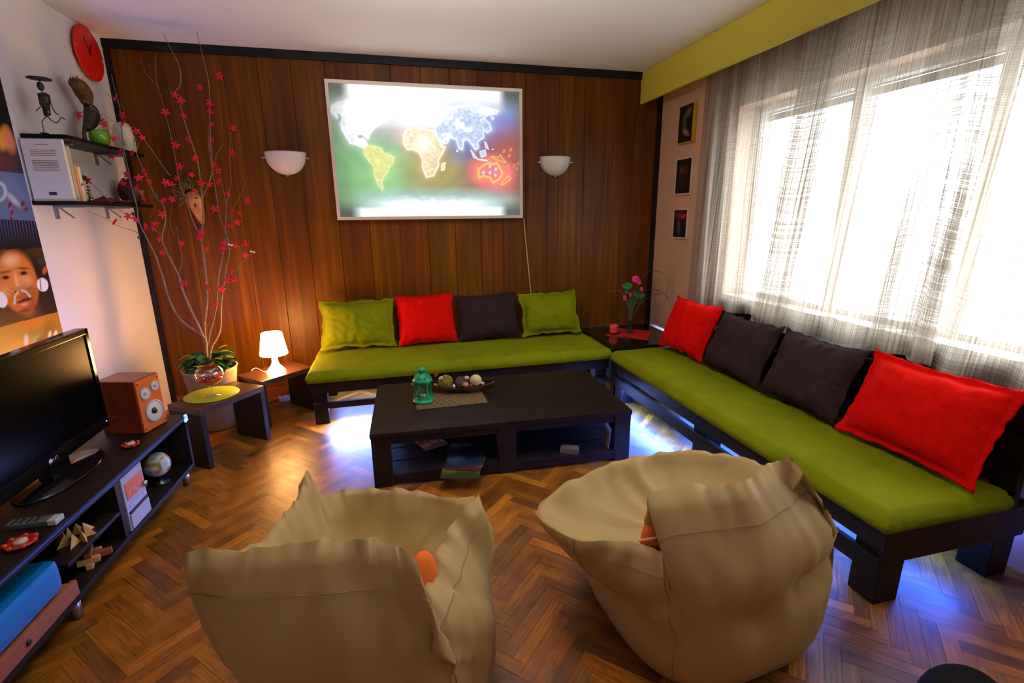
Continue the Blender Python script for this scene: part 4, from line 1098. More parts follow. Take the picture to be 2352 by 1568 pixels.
    first = True
    for k, (px, py) in enumerate(Fp):
        v, _, bo = min(allp, key=lambda e: (e[1][0]-px)**2+(e[1][1]-py)**2)
        y = v.y-.012; p = at(px, py, 'y', y)
        if p.x < .02: p = at(px, py, 'x', .02)
        if first: o = proto; first = False
        else: o = proto.copy(); COL.objects.link(o)
        o.parent = bo
        o.location = Lc(p); s = rnd.uniform(.95, 1.35); o.scale = (s, s, s)
        o.rotation_euler = (R(90)+rnd.uniform(-.7, .7), rnd.uniform(-.7, .7), rnd.uniform(0, 6.28)*0+rnd.uniform(-.6, .6))
    for (px, py) in [(354, 444), (362, 500), (406, 521), (322, 540), (524, 490), (515, 540), (304, 486), (192, 402), (540, 622)]:
        v = min(allp, key=lambda e: (e[1][0]-px)**2+(e[1][1]-py)**2)[0]; o = leafmesh(.03, .008).build('bud_leaf', M_leaf, t); o.location = Lc(at(px, py, 'y', v.y-.01)); o.rotation_euler = (1.2, rnd.uniform(0, 3), 0)
    for (px, py) in [(580, 578), (529, 562)]:
        v = min(allp, key=lambda e: (e[1][0]-px)**2+(e[1][1]-py)**2)[0]; o = MB().sphere((-.008, 0, .003), .009, sc=(1, .3, .7)).sphere((.008, 0, -.003), .009, sc=(1, .3, .7)).build('white_petals', mat('white_petal', C8(235, 215, 205), .7), t); o.location = Lc(at(px, py, 'y', v.y-.015)); o['label'] = 'white petals'
pot()
# carved mask hanging on the wall behind the branches
def mask():
    c = at(443, 465, 'y', -.06)
    t = thing('carved_mask', 'feathered carved mask hanging on the wood wall behind the branches', 'mask', (c.x, -.045, c.z))
    def V(px, py, y=-.05): p = at(px, py, 'y', y); return Vector((p.x-c.x, p.y+.045, p.z-c.z))
    b = MB(); b.lathe([(0, -.16), (.012, -.15), (.03, -.10), (.045, -.04), (.05, .02), (.04, .07), (0, .09)], n=24, sy=.55); o = b.build('face', mat('mask_wood', C8(196, 128, 66), .45, noise_amt=.35, nscale=18), t); o.rotation_euler = (0, R(-10), 0)
    o.location = (.012, -.005, .0)
    b = MB(); b.sphere((.018, -.032, -.02), .010, sc=(.8, 1, 1.6), seg=12); b.sphere((.03, -.028, .03), .009, sc=(1.4, .6, .6), seg=10); b.build('nose_and_brow', mat('mask_dark', C8(92, 50, 26), .5), t)
    rnd = random.Random(8); b = MB()
    for k in range(130):
        a = rnd.uniform(-.2, 4.0); l = rnd.uniform(.03, .085); x, z = .045*math.cos(a)-.01, .05+.045*math.sin(a)
        b.tube([(x, rnd.uniform(-.03, .02), z), (x+l*.6*math.cos(a), rnd.uniform(-.04, .02), z+l*.6*math.sin(a)), (x+l*math.cos(a+.3)-.01, rnd.uniform(-.04, .02), z+l*math.sin(a+.3))], [.004, .003, .001], n=5)
    b.build('feathers', mat('feathers', C8(108, 78, 26), .8, noise_amt=.6, nscale=30), t)
    b = MB(); b.tube([(.005, 0, -.15), (.008, 0, -.20), (.006, .004, -.26)], [.012, .010, .004], n=8); b.build('tassel', mat('tassel', C8(66, 30, 30), .8), t)
mask()
# ------------------------------------------------------------------ lit world map
def lightbox():
    x0, x1, z0, z1, yf = 1.3882, 2.8814, 1.4103, 2.4089, -.08
    t = thing('lightbox_map', 'glowing backlit world map in a white frame on the wood-panelled wall', 'map', (x0, -.001, z0))
    def B(nm, c, d, m): return bx(nm, (c[0]-x0, c[1]+.001, c[2]-z0), d, m, t, bev=.002)
    fw = .024; fm = mat('white_frame', C8(226, 212, 196), .4)
    B('frame', ((x0+x1)/2, -.041, z1-fw/2), (x1-x0, .076, fw), fm); B('frame', ((x0+x1)/2, -.041, z0+fw/2), (x1-x0, .076, fw), fm)
    for x in (x0+fw/2, x1-fw/2): B('frame', (x, -.041, (z0+z1)/2), (fw, .076, z1-z0-2*fw), fm)
    B('backboard', ((x0+x1)/2, -.012, (z0+z1)/2), (x1-x0-2*fw, .016, z1-z0-2*fw), fm)
    NAm = [(165, 420), (185, 370), (240, 330), (330, 305), (450, 300), (560, 300), (700, 300), (760, 330), (700, 400), (690, 470), (720, 520), (650, 550), (600, 590), (560, 640), (545, 690), (490, 640), (440, 640), (425, 680), (460, 700), (500, 690), (530, 740), (540, 780), (500, 775), (420, 740), (370, 730), (330, 670), (290, 600), (275, 540), (300, 480), (270, 430), (220, 420), (235, 480), (200, 440)]
    Gr = [(790, 300), (900, 290), (940, 340), (920, 400), (840, 440), (800, 380)]
    SAm = [(505, 790), (545, 760), (620, 765), (680, 790), (700, 830), (780, 860), (810, 885), (790, 940), (760, 980), (740, 1030), (700, 1080), (680, 1130), (700, 1180), (690, 1210), (640, 1130), (610, 1050), (600, 960), (560, 920), (510, 850)]
    Af = [(940, 600), (1040, 575), (1110, 600), (1200, 610), (1250, 700), (1290, 770), (1320, 770), (1290, 840), (1250, 900), (1250, 960), (1200, 1060), (1130, 1075), (1090, 980), (1090, 900), (1060, 830), (1000, 800), (940, 800), (900, 740), (905, 650)]
    Ma = [(1285, 940), (1320, 930), (1310, 1000), (1280, 1010)]
    Eu = [(930, 560), (900, 540), (960, 470), (950, 430), (1040, 380), (1120, 360), (1280, 380), (1300, 520), (1230, 560), (1120, 570), (1040, 540)]
    As = [(1300, 380), (1500, 360), (1600, 350), (1850, 410), (1830, 440), (1760, 450), (1700, 480), (1760, 540), (1780, 600), (1740, 630), (1700, 600), (1700, 680), (1640, 720), (1650, 780), (1620, 800), (1570, 730), (1530, 690), (1500, 720), (1490, 800), (1460, 790), (1430, 700), (1370, 680), (1340, 730), (1280, 750), (1230, 640), (1220, 580), (1290, 520)]
    Isl = [[(1570, 800), (1600, 830), (1640, 890), (1600, 880)], [(1640, 890), (1740, 905), (1735, 915), (1640, 900)], [(1660, 820), (1720, 800), (1730, 860), (1680, 880)], [(1770, 455), (1810, 480), (1800, 505), (1780, 495)], [(1710, 720), (1730, 730), (1755, 800), (1720, 780)], [(1430, 805), (1445, 805), (1445, 820), (1430, 818)], [(1785, 795), (1800, 795), (1795, 803)]]
    Au = [(1650, 1000), (1700, 960), (1760, 930), (1800, 950), (1830, 930), (1870, 1000), (1890, 1040), (1860, 1090), (1800, 1130), (1770, 1080), (1700, 1060), (1660, 1080)]
    NZ_ = [(1870, 1150), (1950, 1060), (1975, 1090), (1900, 1150)]
    PNG = [(1780, 865), (1850, 880), (1870, 850), (1885, 880), (1925, 930), (1850, 905), (1790, 880)]
    def fn(P, u, v):
        px, py = to_px(P[..., 0], P[..., 1], P[..., 2]); X = (px-720)*4.356; Y = (py-160)*4.356
        n1 = np.sin(X*.013+np.sin(Y*.011)*2)*np.sin(Y*.017+1+np.sin(X*.009)*2)
        c = np.ones(u.shape+(3,))*lin((120, 150, 110))
        c = over(c, (108, 178, 100), blob(X, Y, 480, 960, 420, 380, 0, 1.0)); c = over(c, (150, 215, 140), blob(X, Y, 760, 1050, 260, 260, 0, 1.4)*.8)
        c = over(c, (170, 152, 70), blob(X, Y, 1250, 960, 330, 330, 0, 1.0)); c = over(c, (150, 165, 155), blob(X, Y, 780, 560, 240, 150, 0, 1.2))
        c = over(c, (214, 168, 150), blob(X, Y, 900, 650, 90, 80, 0, 1.4)*.7)
        c = over(c, (66, 92, 190), blob(X, Y, 1720, 620, 420, 330, .1, .8)); c = over(c, (168, 172, 240), blob(X, Y, 1500, 420, 420, 230, .1, 1.2)*.9)
        c = over(c, (170, 66, 52), blob(X, Y, 2000, 950, 500, 340, -.5, .7)); c = over(c, (246, 112, 100), blob(X, Y, 1790, 1030, 230, 170, .2, .5))
        c = over(c, (238, 200, 240), blob(X, Y, 980, 390, 190, 170, 0, 1.3)*.9)
        c *= (1+.12*n1)[..., None]
        c = over(c, (255, 255, 255), blob(X, Y, 600, 400, 300, 130, .15, 1.0)*.9)
        vn = vnoise(X+900, Y+900, 60, 3, 4); vs = vnoise(X+900, Y+900, 22, 8, 3)
        gl = np.exp(-seg_d(X, Y, NAm, True)/26); c = over(c, (240, 240, 250), gl*.75)
        for pl, cc, k in ((Af, (250, 200, 130), 24), (SAm, (190, 235, 120), 22), (As, (210, 225, 255), 18), (Au, (255, 150, 120), 30), (Eu, (255, 240, 250), 60)):
            c = over(c, cc, np.exp(-seg_d(X, Y, pl, True)/k)*.8)
        def fill(c, pl, cc, edge, ew, tex=.0):
            m_ = inside(X, Y, pl); base = np.array(lin(cc)); tx = 1+tex*(vs-.5)*2.4
            c = np.where(m_[..., None], base*tx[..., None], c)
            return over(c, edge, np.clip(1.3-seg_d(X, Y, pl, True)/ew, 0, 1))
        c = fill(c, NAm, (236, 236, 246), (250, 250, 255), 12); c = over(c, (196, 196, 224), np.clip((.45-vn)*4, 0, 1)*inside(X, Y, NAm)*blob(X, Y, 380, 560, 200, 200, 0, 1.4)*.8); c = over(c, (255, 255, 255), inside(X, Y, NAm)*blob(X, Y, 600, 420, 300, 200, 0, 1)); c = fill(c, Gr, (255, 255, 255), (255, 255, 255), 9)
        c = fill(c, SAm, (226, 230, 130), (240, 242, 190), 6, .14); c = fill(c, Af, (248, 222, 176), (255, 250, 225), 8, .3); c = fill(c, Ma, (250, 224, 180), (255, 250, 225), 6)
        c = over(c, (250, 246, 220), blob(X, Y, 1110, 740, 90, 90, 0, 1.2)); c = over(c, (248, 246, 130), blob(X, Y, 645, 920, 26, 34, 0, .8))
        c = fill(c, Eu, (252, 246, 250), (255, 255, 255), 8); c = fill(c, As, (196, 212, 246), (228, 240, 255), 8, .28); c = over(c, (255, 252, 255), inside(X, Y, As)*np.clip((1480-X)/260, 0, 1)*np.clip((560-Y)/120, 0, 1)); c = over(c, (246, 250, 255), inside(X, Y, As)*np.clip((vn-.52)*6, 0, 1)*.9)
        for pl in Isl: c = fill(c, pl, (200, 216, 250), (225, 240, 255), 4)
        c = fill(c, Au, (240, 120, 120), (255, 214, 70), 10); c = over(c, (255, 190, 80), np.clip(1.2-seg_d(X, Y, NZ_, True)/9, 0, 1)); c = over(c, (255, 190, 70), np.clip(1.2-seg_d(X, Y, PNG, True)/7, 0, 1))
        for (a, b_) in ((1905, 815), (1975, 800), (1960, 860), (1950, 960), (2010, 960), (1930, 990), (2035, 990), (2050, 940)): c = over(c, (255, 130, 50), blob(X, Y, a, b_, 13, 20, .4, .8))
        for (a, b_) in ((1700, 1030), (1765, 1030), (1825, 995), (1820, 1055), (1765, 965)): c = over(c, (250, 215, 235), blob(X, Y, a, b_, 12, 16, 0, 1))
        # tubes behind the sheet at the top and the bottom edge
        def ramp(a, lo, hi): return np.clip((a-lo)/(hi-lo), 0, 1)
        s_top = ramp(u, .055, .10)*ramp(u, .93, .885); s_bot = ramp(u, .055, .11)*ramp(u, .93, .885)
        vt = 1-v
        c = over(c, (252, 255, 255), ramp(vt, .20, .045)*s_top); c = over(c, (176, 226, 228), ramp(v, .25, .12)*ramp(u, .02, .25)*ramp(u, 1.04, .8)*.9); c = over(c, (246, 253, 255), ramp(v+.05*(vn-.5), .17, .11)*ramp(u, .10, .3)*ramp(u, .92, .7)*.95); c = over(c, (236, 250, 250), ramp(v, .085, .06)*s_bot)
        cor = (1-s_top)*ramp(vt, .16, .03); cor = np.maximum(cor, (1-s_bot)*ramp(v, .13, .04)); c = over(c, (38, 44, 40), cor*.9)
        side = np.maximum(ramp(u, .08, 0), ramp(u, .94, 1.0)); c = c*(1-.35*side)[..., None]
        c = over(c, (214, 222, 214), np.full(u.shape, .10)); hot = ramp(c.mean(-1), .75, 1.0)
        return c*(1+hot*.35)[..., None]
    o = painted('map_print', (0+fw, -.058, fw), (1, 0, 0), (0, 0, 1), x1-x0-2*fw, z1-z0-2*fw, 420, 280, fn_local(fn, x0, z0), M_lightbox, t)
def fn_local(fn, x0, z0):
    def g(P, u, v):
        Q = P.copy(); Q[..., 0] += x0; Q[..., 2] += z0; return fn(Q, u, v)
    return g
lightbox()
b = MB(); b.tube([tuple(at(px, py, 'y', -.008)) for px, py in ((1203, 502), (1206, 540), (1211, 590), (1217, 650), (1222, 700), (1224, 730))], .006, n=8)
tag(b.build('power_cable', mat('cream_cable', C8(196, 150, 116), .6)), 'pale cable running down the wood wall from the lit map behind the cushions', 'cable')

# ------------------------------------------------------------------ wall lamps
def sconce(x, z, label, w):
    t = thing('wall_lamp', label, 'lamp', (x, 0, z), 0, 'frosted glass wall lamps')
    gl = mat('frosted_white_glass', C8(226, 216, 208), .35, noise_amt=.03, nscale=5)
    r = w/2
    prof = [(.003, -r*1.03)]+[(r*math.sin(a), -r*1.03*math.cos(a)) for a in [k*PI/2/12 for k in range(1, 12)]]+[(r*1.0, 0.0), (r*1.01, .012), (r*.98, .014), (r*.97, 0)]
    b = MB(); b.lathe(prof, n=32, a0=PI, a1=2*PI, sy=.72); shade = o = b.build('glass_shade', gl, t); md = o.modifiers.new('t', 'SOLIDIFY'); md.thickness = .003
    b = MB()
    for k in range(1, 12):
        a = PI+k*PI/12; b.tube([(r*math.sin(q)*math.cos(a)*1.004, r*.72*math.sin(q)*math.sin(a)*1.004, -r*1.03*math.cos(q)) for q in [j*PI/2/10*.62 for j in range(11)]], [.0022*(1-j/11) for j in range(11)], n=5)
    under(shade, b.build('etched_lines', mat('etched_grey', C8(150, 142, 138), .5), t))
    b = MB(); b.sphere((0, -.012, -r*1.03), .011, sc=(1, 1, 1.2), seg=12); under(shade, b.build('finial', M_metal, t))
    for s in (-1, 1):
        b = MB(); b.box((s*r*1.03, -.02, -.03), (.022, .012, .010)).sphere((s*r*1.10, -.02, -.03), .008, seg=10); b.build('clip', M_metal, t)
    bx('backplate', (0, -.006, -.06), (.12, .010, .10), M_white, t, bev=.003)
sconce(1.055, 1.895, 'frosted half-bowl wall lamp left of the lit map', .29)
sconce(3.185, 1.895, 'frosted half-bowl wall lamp right of the lit map', .275)

# ------------------------------------------------------------------ clock
def clock():
    c = at(206, 123, 'x', .03)
    t = thing('wall_clock', 'round plain red wall clock high on the white wall near the ceiling corner', 'clock', (.001, c.y, c.z))
    MX = Matrix.Rotation(PI/2, 4, 'Y')
    b = MB(); b.lathe([(0, .018), (.150, .018), (.156, .022), (.156, .028), (.152, .030), (0, .030)], n=64, M=MX); dial = b.build('dial', mat('clock_red', C8(214, 26, 14), .4), t)
    b = MB(); b.lathe([(0, 0), (.04, 0), (.04, .018), (0, .018)], n=24, M=MX); b.build('movement_box', M_black, t)
    hm = mat('clock_hand', C8(70, 14, 12), .5)
    for (a, l, w) in ((R(62), .075, .008), (R(118), .105, .006)):
        b = MB(); b.box((.033, l*.4*math.cos(a), l*.4*math.sin(a)), (.002, l, w), rx=a, bev=0); b.build('clock_hand', hm, t)
    b = MB()
    for s in (1, -1): b.box((.031, s*.132, -s*.012), (.0015, .030, .003), rx=-.2, bev=0)
    under(dial, b.build('hour_marks', mat('mark_cream', C8(240, 170, 110), .5), t))
    b = MB(); b.sphere((.035, 0, 0), .008, seg=12); b.build('hand_cap', hm, t)
clock()

# ------------------------------------------------------------------ small pictures on the right wall
def pictures():
    def pic(y0, y1, z0, z1, fr, label, fn, fw, th):
        t = thing('framed_picture', label, 'picture', (W-.001, (y0+y1)/2, (z0+z1)/2), 0, 'small pictures beside the curtain')
        w, h = abs(y1-y0), z1-z0; b = MB(); xo = -th/2
        b.box((xo, 0, h/2-fw/2), (th, w, fw)); b.box((xo, 0, -h/2+fw/2), (th, w, fw))
        for s in (-1, 1): b.box((xo, s*(w/2-fw/2), 0), (th, fw, h-2*fw))
        b.box((-.004, 0, 0), (.006, w-fw, h-fw), bev=0)
        b.build('frame', fr, t)
        painted('print', (-th+.003, w/2-fw, -h/2+fw), (0, -1, 0), (0, 0, 1), w-2*fw, h-2*fw, 40, 60, fn, M_print, t)
    def f1(P, u, v):
        c = np.ones(u.shape+(3,))*lin((20, 16, 16)); c = over(c, (120, 104, 80), blob(u, v, .62, .76, .26, .12, .5, .6)*.8); c = over(c, (84, 82, 76), blob(u, v, .42, .50, .16, .26, .3, .7)*.8); c = over(c, (150, 130, 110), blob(u, v, .55, .26, .26, .07, -.3, .7)*.8)
        return over(c, (20, 16, 16), blob(u, v, .62, .62, .12, .09, 0, .6)*.8)
    def f2(P, u, v):
        c = np.ones(u.shape+(3,))*lin((18, 15, 16)); c = over(c, (66, 34, 26), ((u > .22) & (u < .8) & (v > .18) & (v < .82)).astype(float)); c = over(c, (120, 70, 30), blob(u, v, .36, .70, .12, .07, 0, .8)); c = over(c, (110, 60, 50), blob(u, v, .62, .64, .08, .06, 0, .8)); return over(c, (30, 20, 22), blob(u, v, .55, .4, .2, .16, 0, .8))
    def f3(P, u, v):
        c = np.ones(u.shape+(3,))*lin((20, 16, 18)); c = over(c, (110, 40, 28), blob(u, v, .55, .82, .4, .12, 0, .8)); c = over(c, (176, 50, 40), blob(u, v, .72, .76, .16, .07, 0, .7)); c = over(c, (70, 74, 96), blob(u, v, .42, .38, .12, .26, .1, .8)); return c
    pic(-.341, -.545, 1.985, 2.272, mat('yellow_frame', C8(206, 160, 20), .5), 'topmost small dark picture with yellow edge right of the wood wall', f1, .006, .035)
    wf = mat('white_picture_frame', C8(226, 208, 190), .5)
    pic(-.318, -.552, 1.583, 1.875, wf, 'middle small dark picture in a white frame beside the curtain', f2, .012, .018)
    pic(-.330, -.545, 1.225, 1.475, wf, 'lowest small dark picture in a white frame beside the curtain', f3, .014, .018)
pictures()

# ------------------------------------------------------------------ poster on the left wall
def poster():
    y0, y1, z0, z1 = -1.098, -2.02, .42, 2.28
    def fn(P, u, v):
        Y_, Z_ = P[..., 1], P[..., 2]; px, py = to_px(P[..., 0]*0+.002, Y_, Z_)
        base = np.ones(u.shape+(3,))*lin((22, 18, 22))
        # top picture: dark with yellow, orange and pink shapes
        c = base.copy(); c = over(c, (240, 170, 0), blob(px, py, 8, 318, 14, 26, .1, .7)); c = over(c, (236, 132, 90), blob(px, py, 20, 322, 12, 30, -.3, .8)*.9); c = over(c, (90, 30, 30), blob(px, py, 12, 372, 26, 22, 0, .8)*.8)
        # blue picture with pale curl and red spots
        m_ = ((py > 392+.12*px)).astype(float); c = over(c, (86, 104, 150), m_)
        c = over(c, (180, 190, 214), np.exp(-(np.abs(np.hypot(px+4, (py-440)*.8)-16)/3.5)**2)*m_)
        c = over(c, (190, 200, 222), blob(px, py, 30, 458, 22, 6, .8, .9)*m_*.7)
        for a, b_ in ((22, 470), (27, 488), (52, 468), (60, 480), (24, 505)): c = over(c, (120, 30, 40), blob(px, py, a, b_, 4, 7, .4, .8)*m_)
        m2 = (py > 503+.05*px).astype(float); c = over(c, (16, 18, 30), m2)
        st = np.clip(np.sin(px*.9-py*.16)*.5+.5, 0, 1)**3*np.clip((560-py)/50, 0, 1)*m2; c = over(c, (90, 104, 160), st*.7)
        # portrait
        m3 = (py > 573-.05*px).astype(float); p = base*.9
        p = over(p, (62, 50, 20), blob(px, py, 90, 575, 30, 16, 0, 1)); p = over(p, (50, 62, 34), blob(px, py, 95, 600, 9, 8, 0, 1)); p = over(p, (196, 90, 40), blob(px, py, 103, 620, 5, 9, .3, .8))
        p = over(p, (70, 36, 16), blob(px, py, 20, 730, 60, 26, -.2, .9))
        p = over(p, (196, 104, 36), blob(px, py, 40, 648, 45, 72, -.30, .14)); p = over(p, (214, 128, 62), blob(px, py, 30, 625, 36, 42, -.3, .9))
        p = over(p, (240, 186, 140), blob(px, py, 24, 598, 17, 12, -.1, 1.3)); p = over(p, (232, 160, 100), blob(px, py, 57, 648, 14, 14, 0, 1.3)); p = over(p, (226, 150, 92), blob(px, py, 12, 668, 12, 12, 0, 1.3))
        p = over(p, (120, 56, 18), blob(px, py, 66, 690, 16, 38, -.3, 1.0)*.7); p = over(p, (150, 78, 28), blob(px, py, 63, 716, 14, 12, 0, 1)*.8)
        p = over(p, (92, 44, 18), blob(px, py, 52, 616, 14, 3.2, .05, 1)*.8); p = over(p, (92, 44, 18), blob(px, py, 10, 625, 14, 3.2, -.2, 1)*.8)
        for a, b_ in ((54, 627), (13, 637)):
            p = over(p, (110, 60, 36), blob(px, py, a, b_, 10, 5.5, -.1, .8)*.8); p = over(p, (20, 12, 10), blob(px, py, a, b_, 6.5, 3.6, -.1, .5))
        p = over(p, (236, 168, 116), blob(px, py, 38, 648, 4.5, 20, -.2, 1.0)); p = over(p, (204, 118, 60), blob(px, py, 41, 664, 11, 6, -.1, .8)); p = over(p, (60, 26, 12), blob(px, py, 36, 670, 4, 2.2, -.3, .7)); p = over(p, (60, 26, 12), blob(px, py, 50, 668, 3.4, 2, -.1, .7))
        p = over(p, (44, 18, 12), blob(px, py, 55, 690, 18, 3.6, -.34, .5)); p = over(p, (196, 84, 60), blob(px, py, 57, 699, 15, 6.5, -.30, .6)); p = over(p, (236, 140, 116), blob(px, py, 55, 699, 8, 3, -.25, .9)); p = over(p, (176, 84, 44), blob(px, py, 49, 681, 14, 4, -.25, .7)*.9)
        p = over(p, (70, 34, 14), blob(px, py, 56, 713, 14, 3, -.2, .9)*.8)
        for pts in ([(40, 671), (34, 680), (33, 697)], [(50, 667), (60, 670), (69, 681)]): p = over(p, (206, 190, 172), np.clip(1.6-seg_d(px, py, pts)/2.1, 0, 1))
        for pts in ([(63, 664), (74, 654)], [(66, 665), (76, 656)], [(24, 662), (32, 666)], [(16, 668), (30, 676)], [(76, 664), (84, 662)], [(76, 670), (85, 668)], [(76, 676), (84, 674)]): p = over(p, (70, 50, 36), np.clip(1.2-seg_d(px, py, pts)/1.2, 0, 1)*.7)
        p = over(p, (236, 232, 226), blob(px, py, 97.5, 653.5, 13, 16, -.35, .12)); p = over(p, (60, 56, 40), np.clip(1.2-seg_d(px, py, [(91, 636), (94, 665)])/1.6, 0, 1)); p = over(p, (236, 232, 226), blob(px, py, 2, 688, 14, 19, -.4, .12))
        c = c*(1-m3[..., None])+p*m3[..., None]
        # golden bottom picture
        m4 = (py > 751-.265*px).astype(float); g = np.ones(u.shape+(3,))*lin((186, 122, 30)); g = over(g, (150, 110, 34), blob(px, py, 90, 760, 40, 22, 0, 1.2)); g = over(g, (206, 110, 24), blob(px, py, 70, 742, 30, 14, -.2, 1.2)); g = over(g, (222, 180, 140), blob(px, py, 60, 782, 5, 14, 0, 1)); g = over(g, (150, 140, 50), blob(px, py, 80, 780, 4, 16, .5, 1))
        for a in (114, 127): g = over(g, (250, 230, 180), blob(px, py, a, 768, 4, 9, .2, .8))
        return c*(1-m4[..., None])+g*m4[..., None]
    t = thing('wall_poster', 'tall photo collage poster with a face wearing white ear plugs above the television', 'poster', (0, 0, 0))
    bx('poster_sheet', (.0012, (y0+y1)/2, (z0+z1)/2), (.0016, abs(y1-y0), z1-z0), M_paper, t, bev=0)
    painted('photo_print', (.0026, y1, z0), (0, 1, 0), (0, 0, 1), abs(y1-y0), z1-z0, 300, 600, fn, M_print, t)
poster()

# ------------------------------------------------------------------ wall shelves and their things
def shelf(zt, y0, y1, label):
    t = thing('wall_shelf', label, 'shelf', (0, y0, zt), 0, 'black shelves on the white wall')
    bx('board', (.101, (y1-y0)/2, -.010), (.198, abs(y1-y0), .020), M_black_woodY, t, bev=.002)
    for f in (.2, .78):
        y = (y1-y0)*f; b = MB(); b.box((.006, y, -.055), (.010, .022, .07)); b.box((.07, y, -.026), (.13, .022, .008))
        b.box((.045, y, -.052), (.10, .006, .008), ry=.75, bev=.001); b.build('bracket', mat('grey_bracket', C8(150, 150, 152), .4, metal=.5), t)
shelf(1.858, -1.055, -.20, 'upper black wall shelf with the figurines and green apple')
shelf(1.530, -1.09, -.20, 'lower black wall shelf with the row of books')
def shelf_things():
    ZU, ZL = 1.8585, 1.5305
    def X(px, py, x): return at(px, py, 'x', x)
    # wire runner figurine
    xq = .11; o = X(101, 303, xq); o.z = ZU
    t = thing('runner_figurine', 'thin black metal running figurine with flat hat on the upper wall shelf', 'figurine', o)
    def L(px, py, dx=0): v = X(px, py, xq)-o; v.x = dx; return v
    s = Vector((0, 0, (X(101, 303, xq).z-ZU)))
    b = MB(); hc = L(90, 180.5)+s*0; w = abs(L(109, 181).y-L(71, 181).y)/2
    w = .050; b.lathe([(0, -.004), (w, -.002), (w, .002), (w*.4, .008), (0, .010)], c=hc, n=32); b.build('hat', M_blackmat, t)
    b = MB(); b.sphere(L(93, 198), .020, sc=(.7, .8, 1.1), seg=16).tube([L(91, 183), L(92, 192)], .002).tube([L(95, 204), L(97, 214)], .002); b.build('head', M_blackmat, t)
    b = MB(); tp = [L(88, 214), L(100, 212), L(111, 218), L(114, 232), L(112, 245), L(114, 264), L(110, 267), L(104, 266), L(100, 248), L(94, 240), L(91, 225)]
    M_ = frame_M((-.006, 0, 0), (0, 1, 0), (1, 0, 0)); b.poly([(v.y, v.z) for v in tp], .012, M=frame_M((-.006, 0, 0), (0, 1, 0), (1, 0, 0))); b.build('torso', M_blackmat, t)
    b = MB()
    for k in range(3): b.box(L(103, 224+k*4)+Vector((.007, 0, 0)), (.002, .018, .003), bev=0)
    b.sphere(L(108, 257)+Vector((.006, 0, 0)), .006, sc=(.3, 1, 1), seg=10); b.build('painted_marks', mat('yellow_marks', C8(170, 150, 40), .5), t)
    for nm, pts in (('arm', [(92, 232), (96, 240), (90, 248), (83, 255)]), ('arm', [(113, 228), (119, 243), (125, 256), (134, 264)]), ('leg', [(107, 267), (97, 278), (99, 290), (101, 303)]), ('leg', [(108, 267), (118, 276), (129, 282), (135, 278), (141, 269), (149, 275)])):
        b = MB(); q = [L(*p_) for p_ in pts]; 
        if pts[-1] == (101, 303): q[-1].z = 0
        b.tube(smooth(q, 3), .0028, n=6); b.build(nm, mat('grey_wire', C8(90, 92, 96), .4, metal=.6), t)
    b = MB(); b.lathe([(0, 0), (.018, 0), (.018, .003), (0, .003)], n=20); b.build('foot_disc', M_blackmat, t)
    # carved sculpture
    xs = .10; o2 = X(200, 318, xs); o2.z = ZU; t = thing('carved_sculpture', 'dark carved bird-like wooden sculpture on the upper wall shelf', 'sculpture', o2)
    def L2(px, py): v = X(px, py, xs)-o2; v.x = 0; return v
    dk = mat('dark_carving', C8(44, 30, 20), .5, noise_amt=.4, nscale=30, bump=.4)
    b = MB(); q = [L2(200, 240), L2(208, 252), L2(211, 268), L2(206, 285), L2(198, 297)]; b.tube(smooth(q, 4), [.012+.028*math.sin(PI*min(1, k/16*.9+.08)) for k in range(17)], n=14); b.build('body', dk, t)
    b = MB(); q = [L2(168, 190), L2(180, 196), L2(190, 210), L2(197, 226), L2(199, 240)]; b.tube(smooth(q, 4), [.014+.030*math.sin(PI*min(1, k/16*.8+.12)) for k in range(17)], n=12)
    rnd = random.Random(6)
    for k in range(34):
        p = q[rnd.randint(0, 2)]+Vector((rnd.uniform(-.02, .02), rnd.uniform(-.02, .02), rnd.uniform(-.01, .02))); b.tube([p, p+Vector((rnd.uniform(-.015, .015), rnd.uniform(-.015, .03), rnd.uniform(.015, .04)))], [.003, .001], n=4)
    b.build('plumed_head', mat('plume_brown', C8(84, 58, 22), .7, noise_amt=.5, nscale=40), t)
    b = MB(); l1 = L2(194, 318); l1.z = 0; b.tube([L2(196, 290), L2(193, 305), l1], [.014, .010, .012], n=10); l2 = L2(212, 318); l2.z = 0; b.tube([L2(203, 292), L2(211, 300), l2], [.014, .012, .010], n=10); b.build('legs', dk, t)
    # apple
    p = X(218, 314, .13); b = MB(); r = .052
    b.lathe([(0, .012), (.012, .002), (.028, 0), (.045, .018), (.052, .045), (.048, .072), (.032, .088), (.014, .088), (0, .076)], n=32)
    t = thing('green_apple', 'shiny green apple ornament beside the carved sculpture', 'apple', (.145, p.y+.02, ZU)); b.build('fruit', mat('apple_green', C8(96, 160, 14), .25, noise_amt=.1, nscale=8, coat=.4), t)
    b = MB(); b.tube([(0, 0, .076), (.003, .004, .096)], [.002, .003], n=6); b.build('stalk', M_branch, t)
    # white jug
    p = X(296, 342, .13); t = thing('white_jug', 'cream ceramic jug with a pale blue mark at the end of the upper wall shelf', 'jug', (.11, p.y+.01, ZU))
    b = MB(); b.lathe([(0, 0), (.052, 0), (.058, .01), (.060, .06), (.056, .13), (.048, .17), (.036, .185), (.020, .192), (0, .193)], n=36, sy=.85); b.build('body', mat('cream_ceramic', C8(226, 218, 192), .35), t)
    b = MB(); b.tube(smooth([(0.02, -.045, .155), (.03, -.075, .14), (.03, -.078, .08), (.02, -.05, .05)], 5), .007, n=8); b.build('handle', mat('cream_ceramic', C8(226, 218, 192), .35), t)
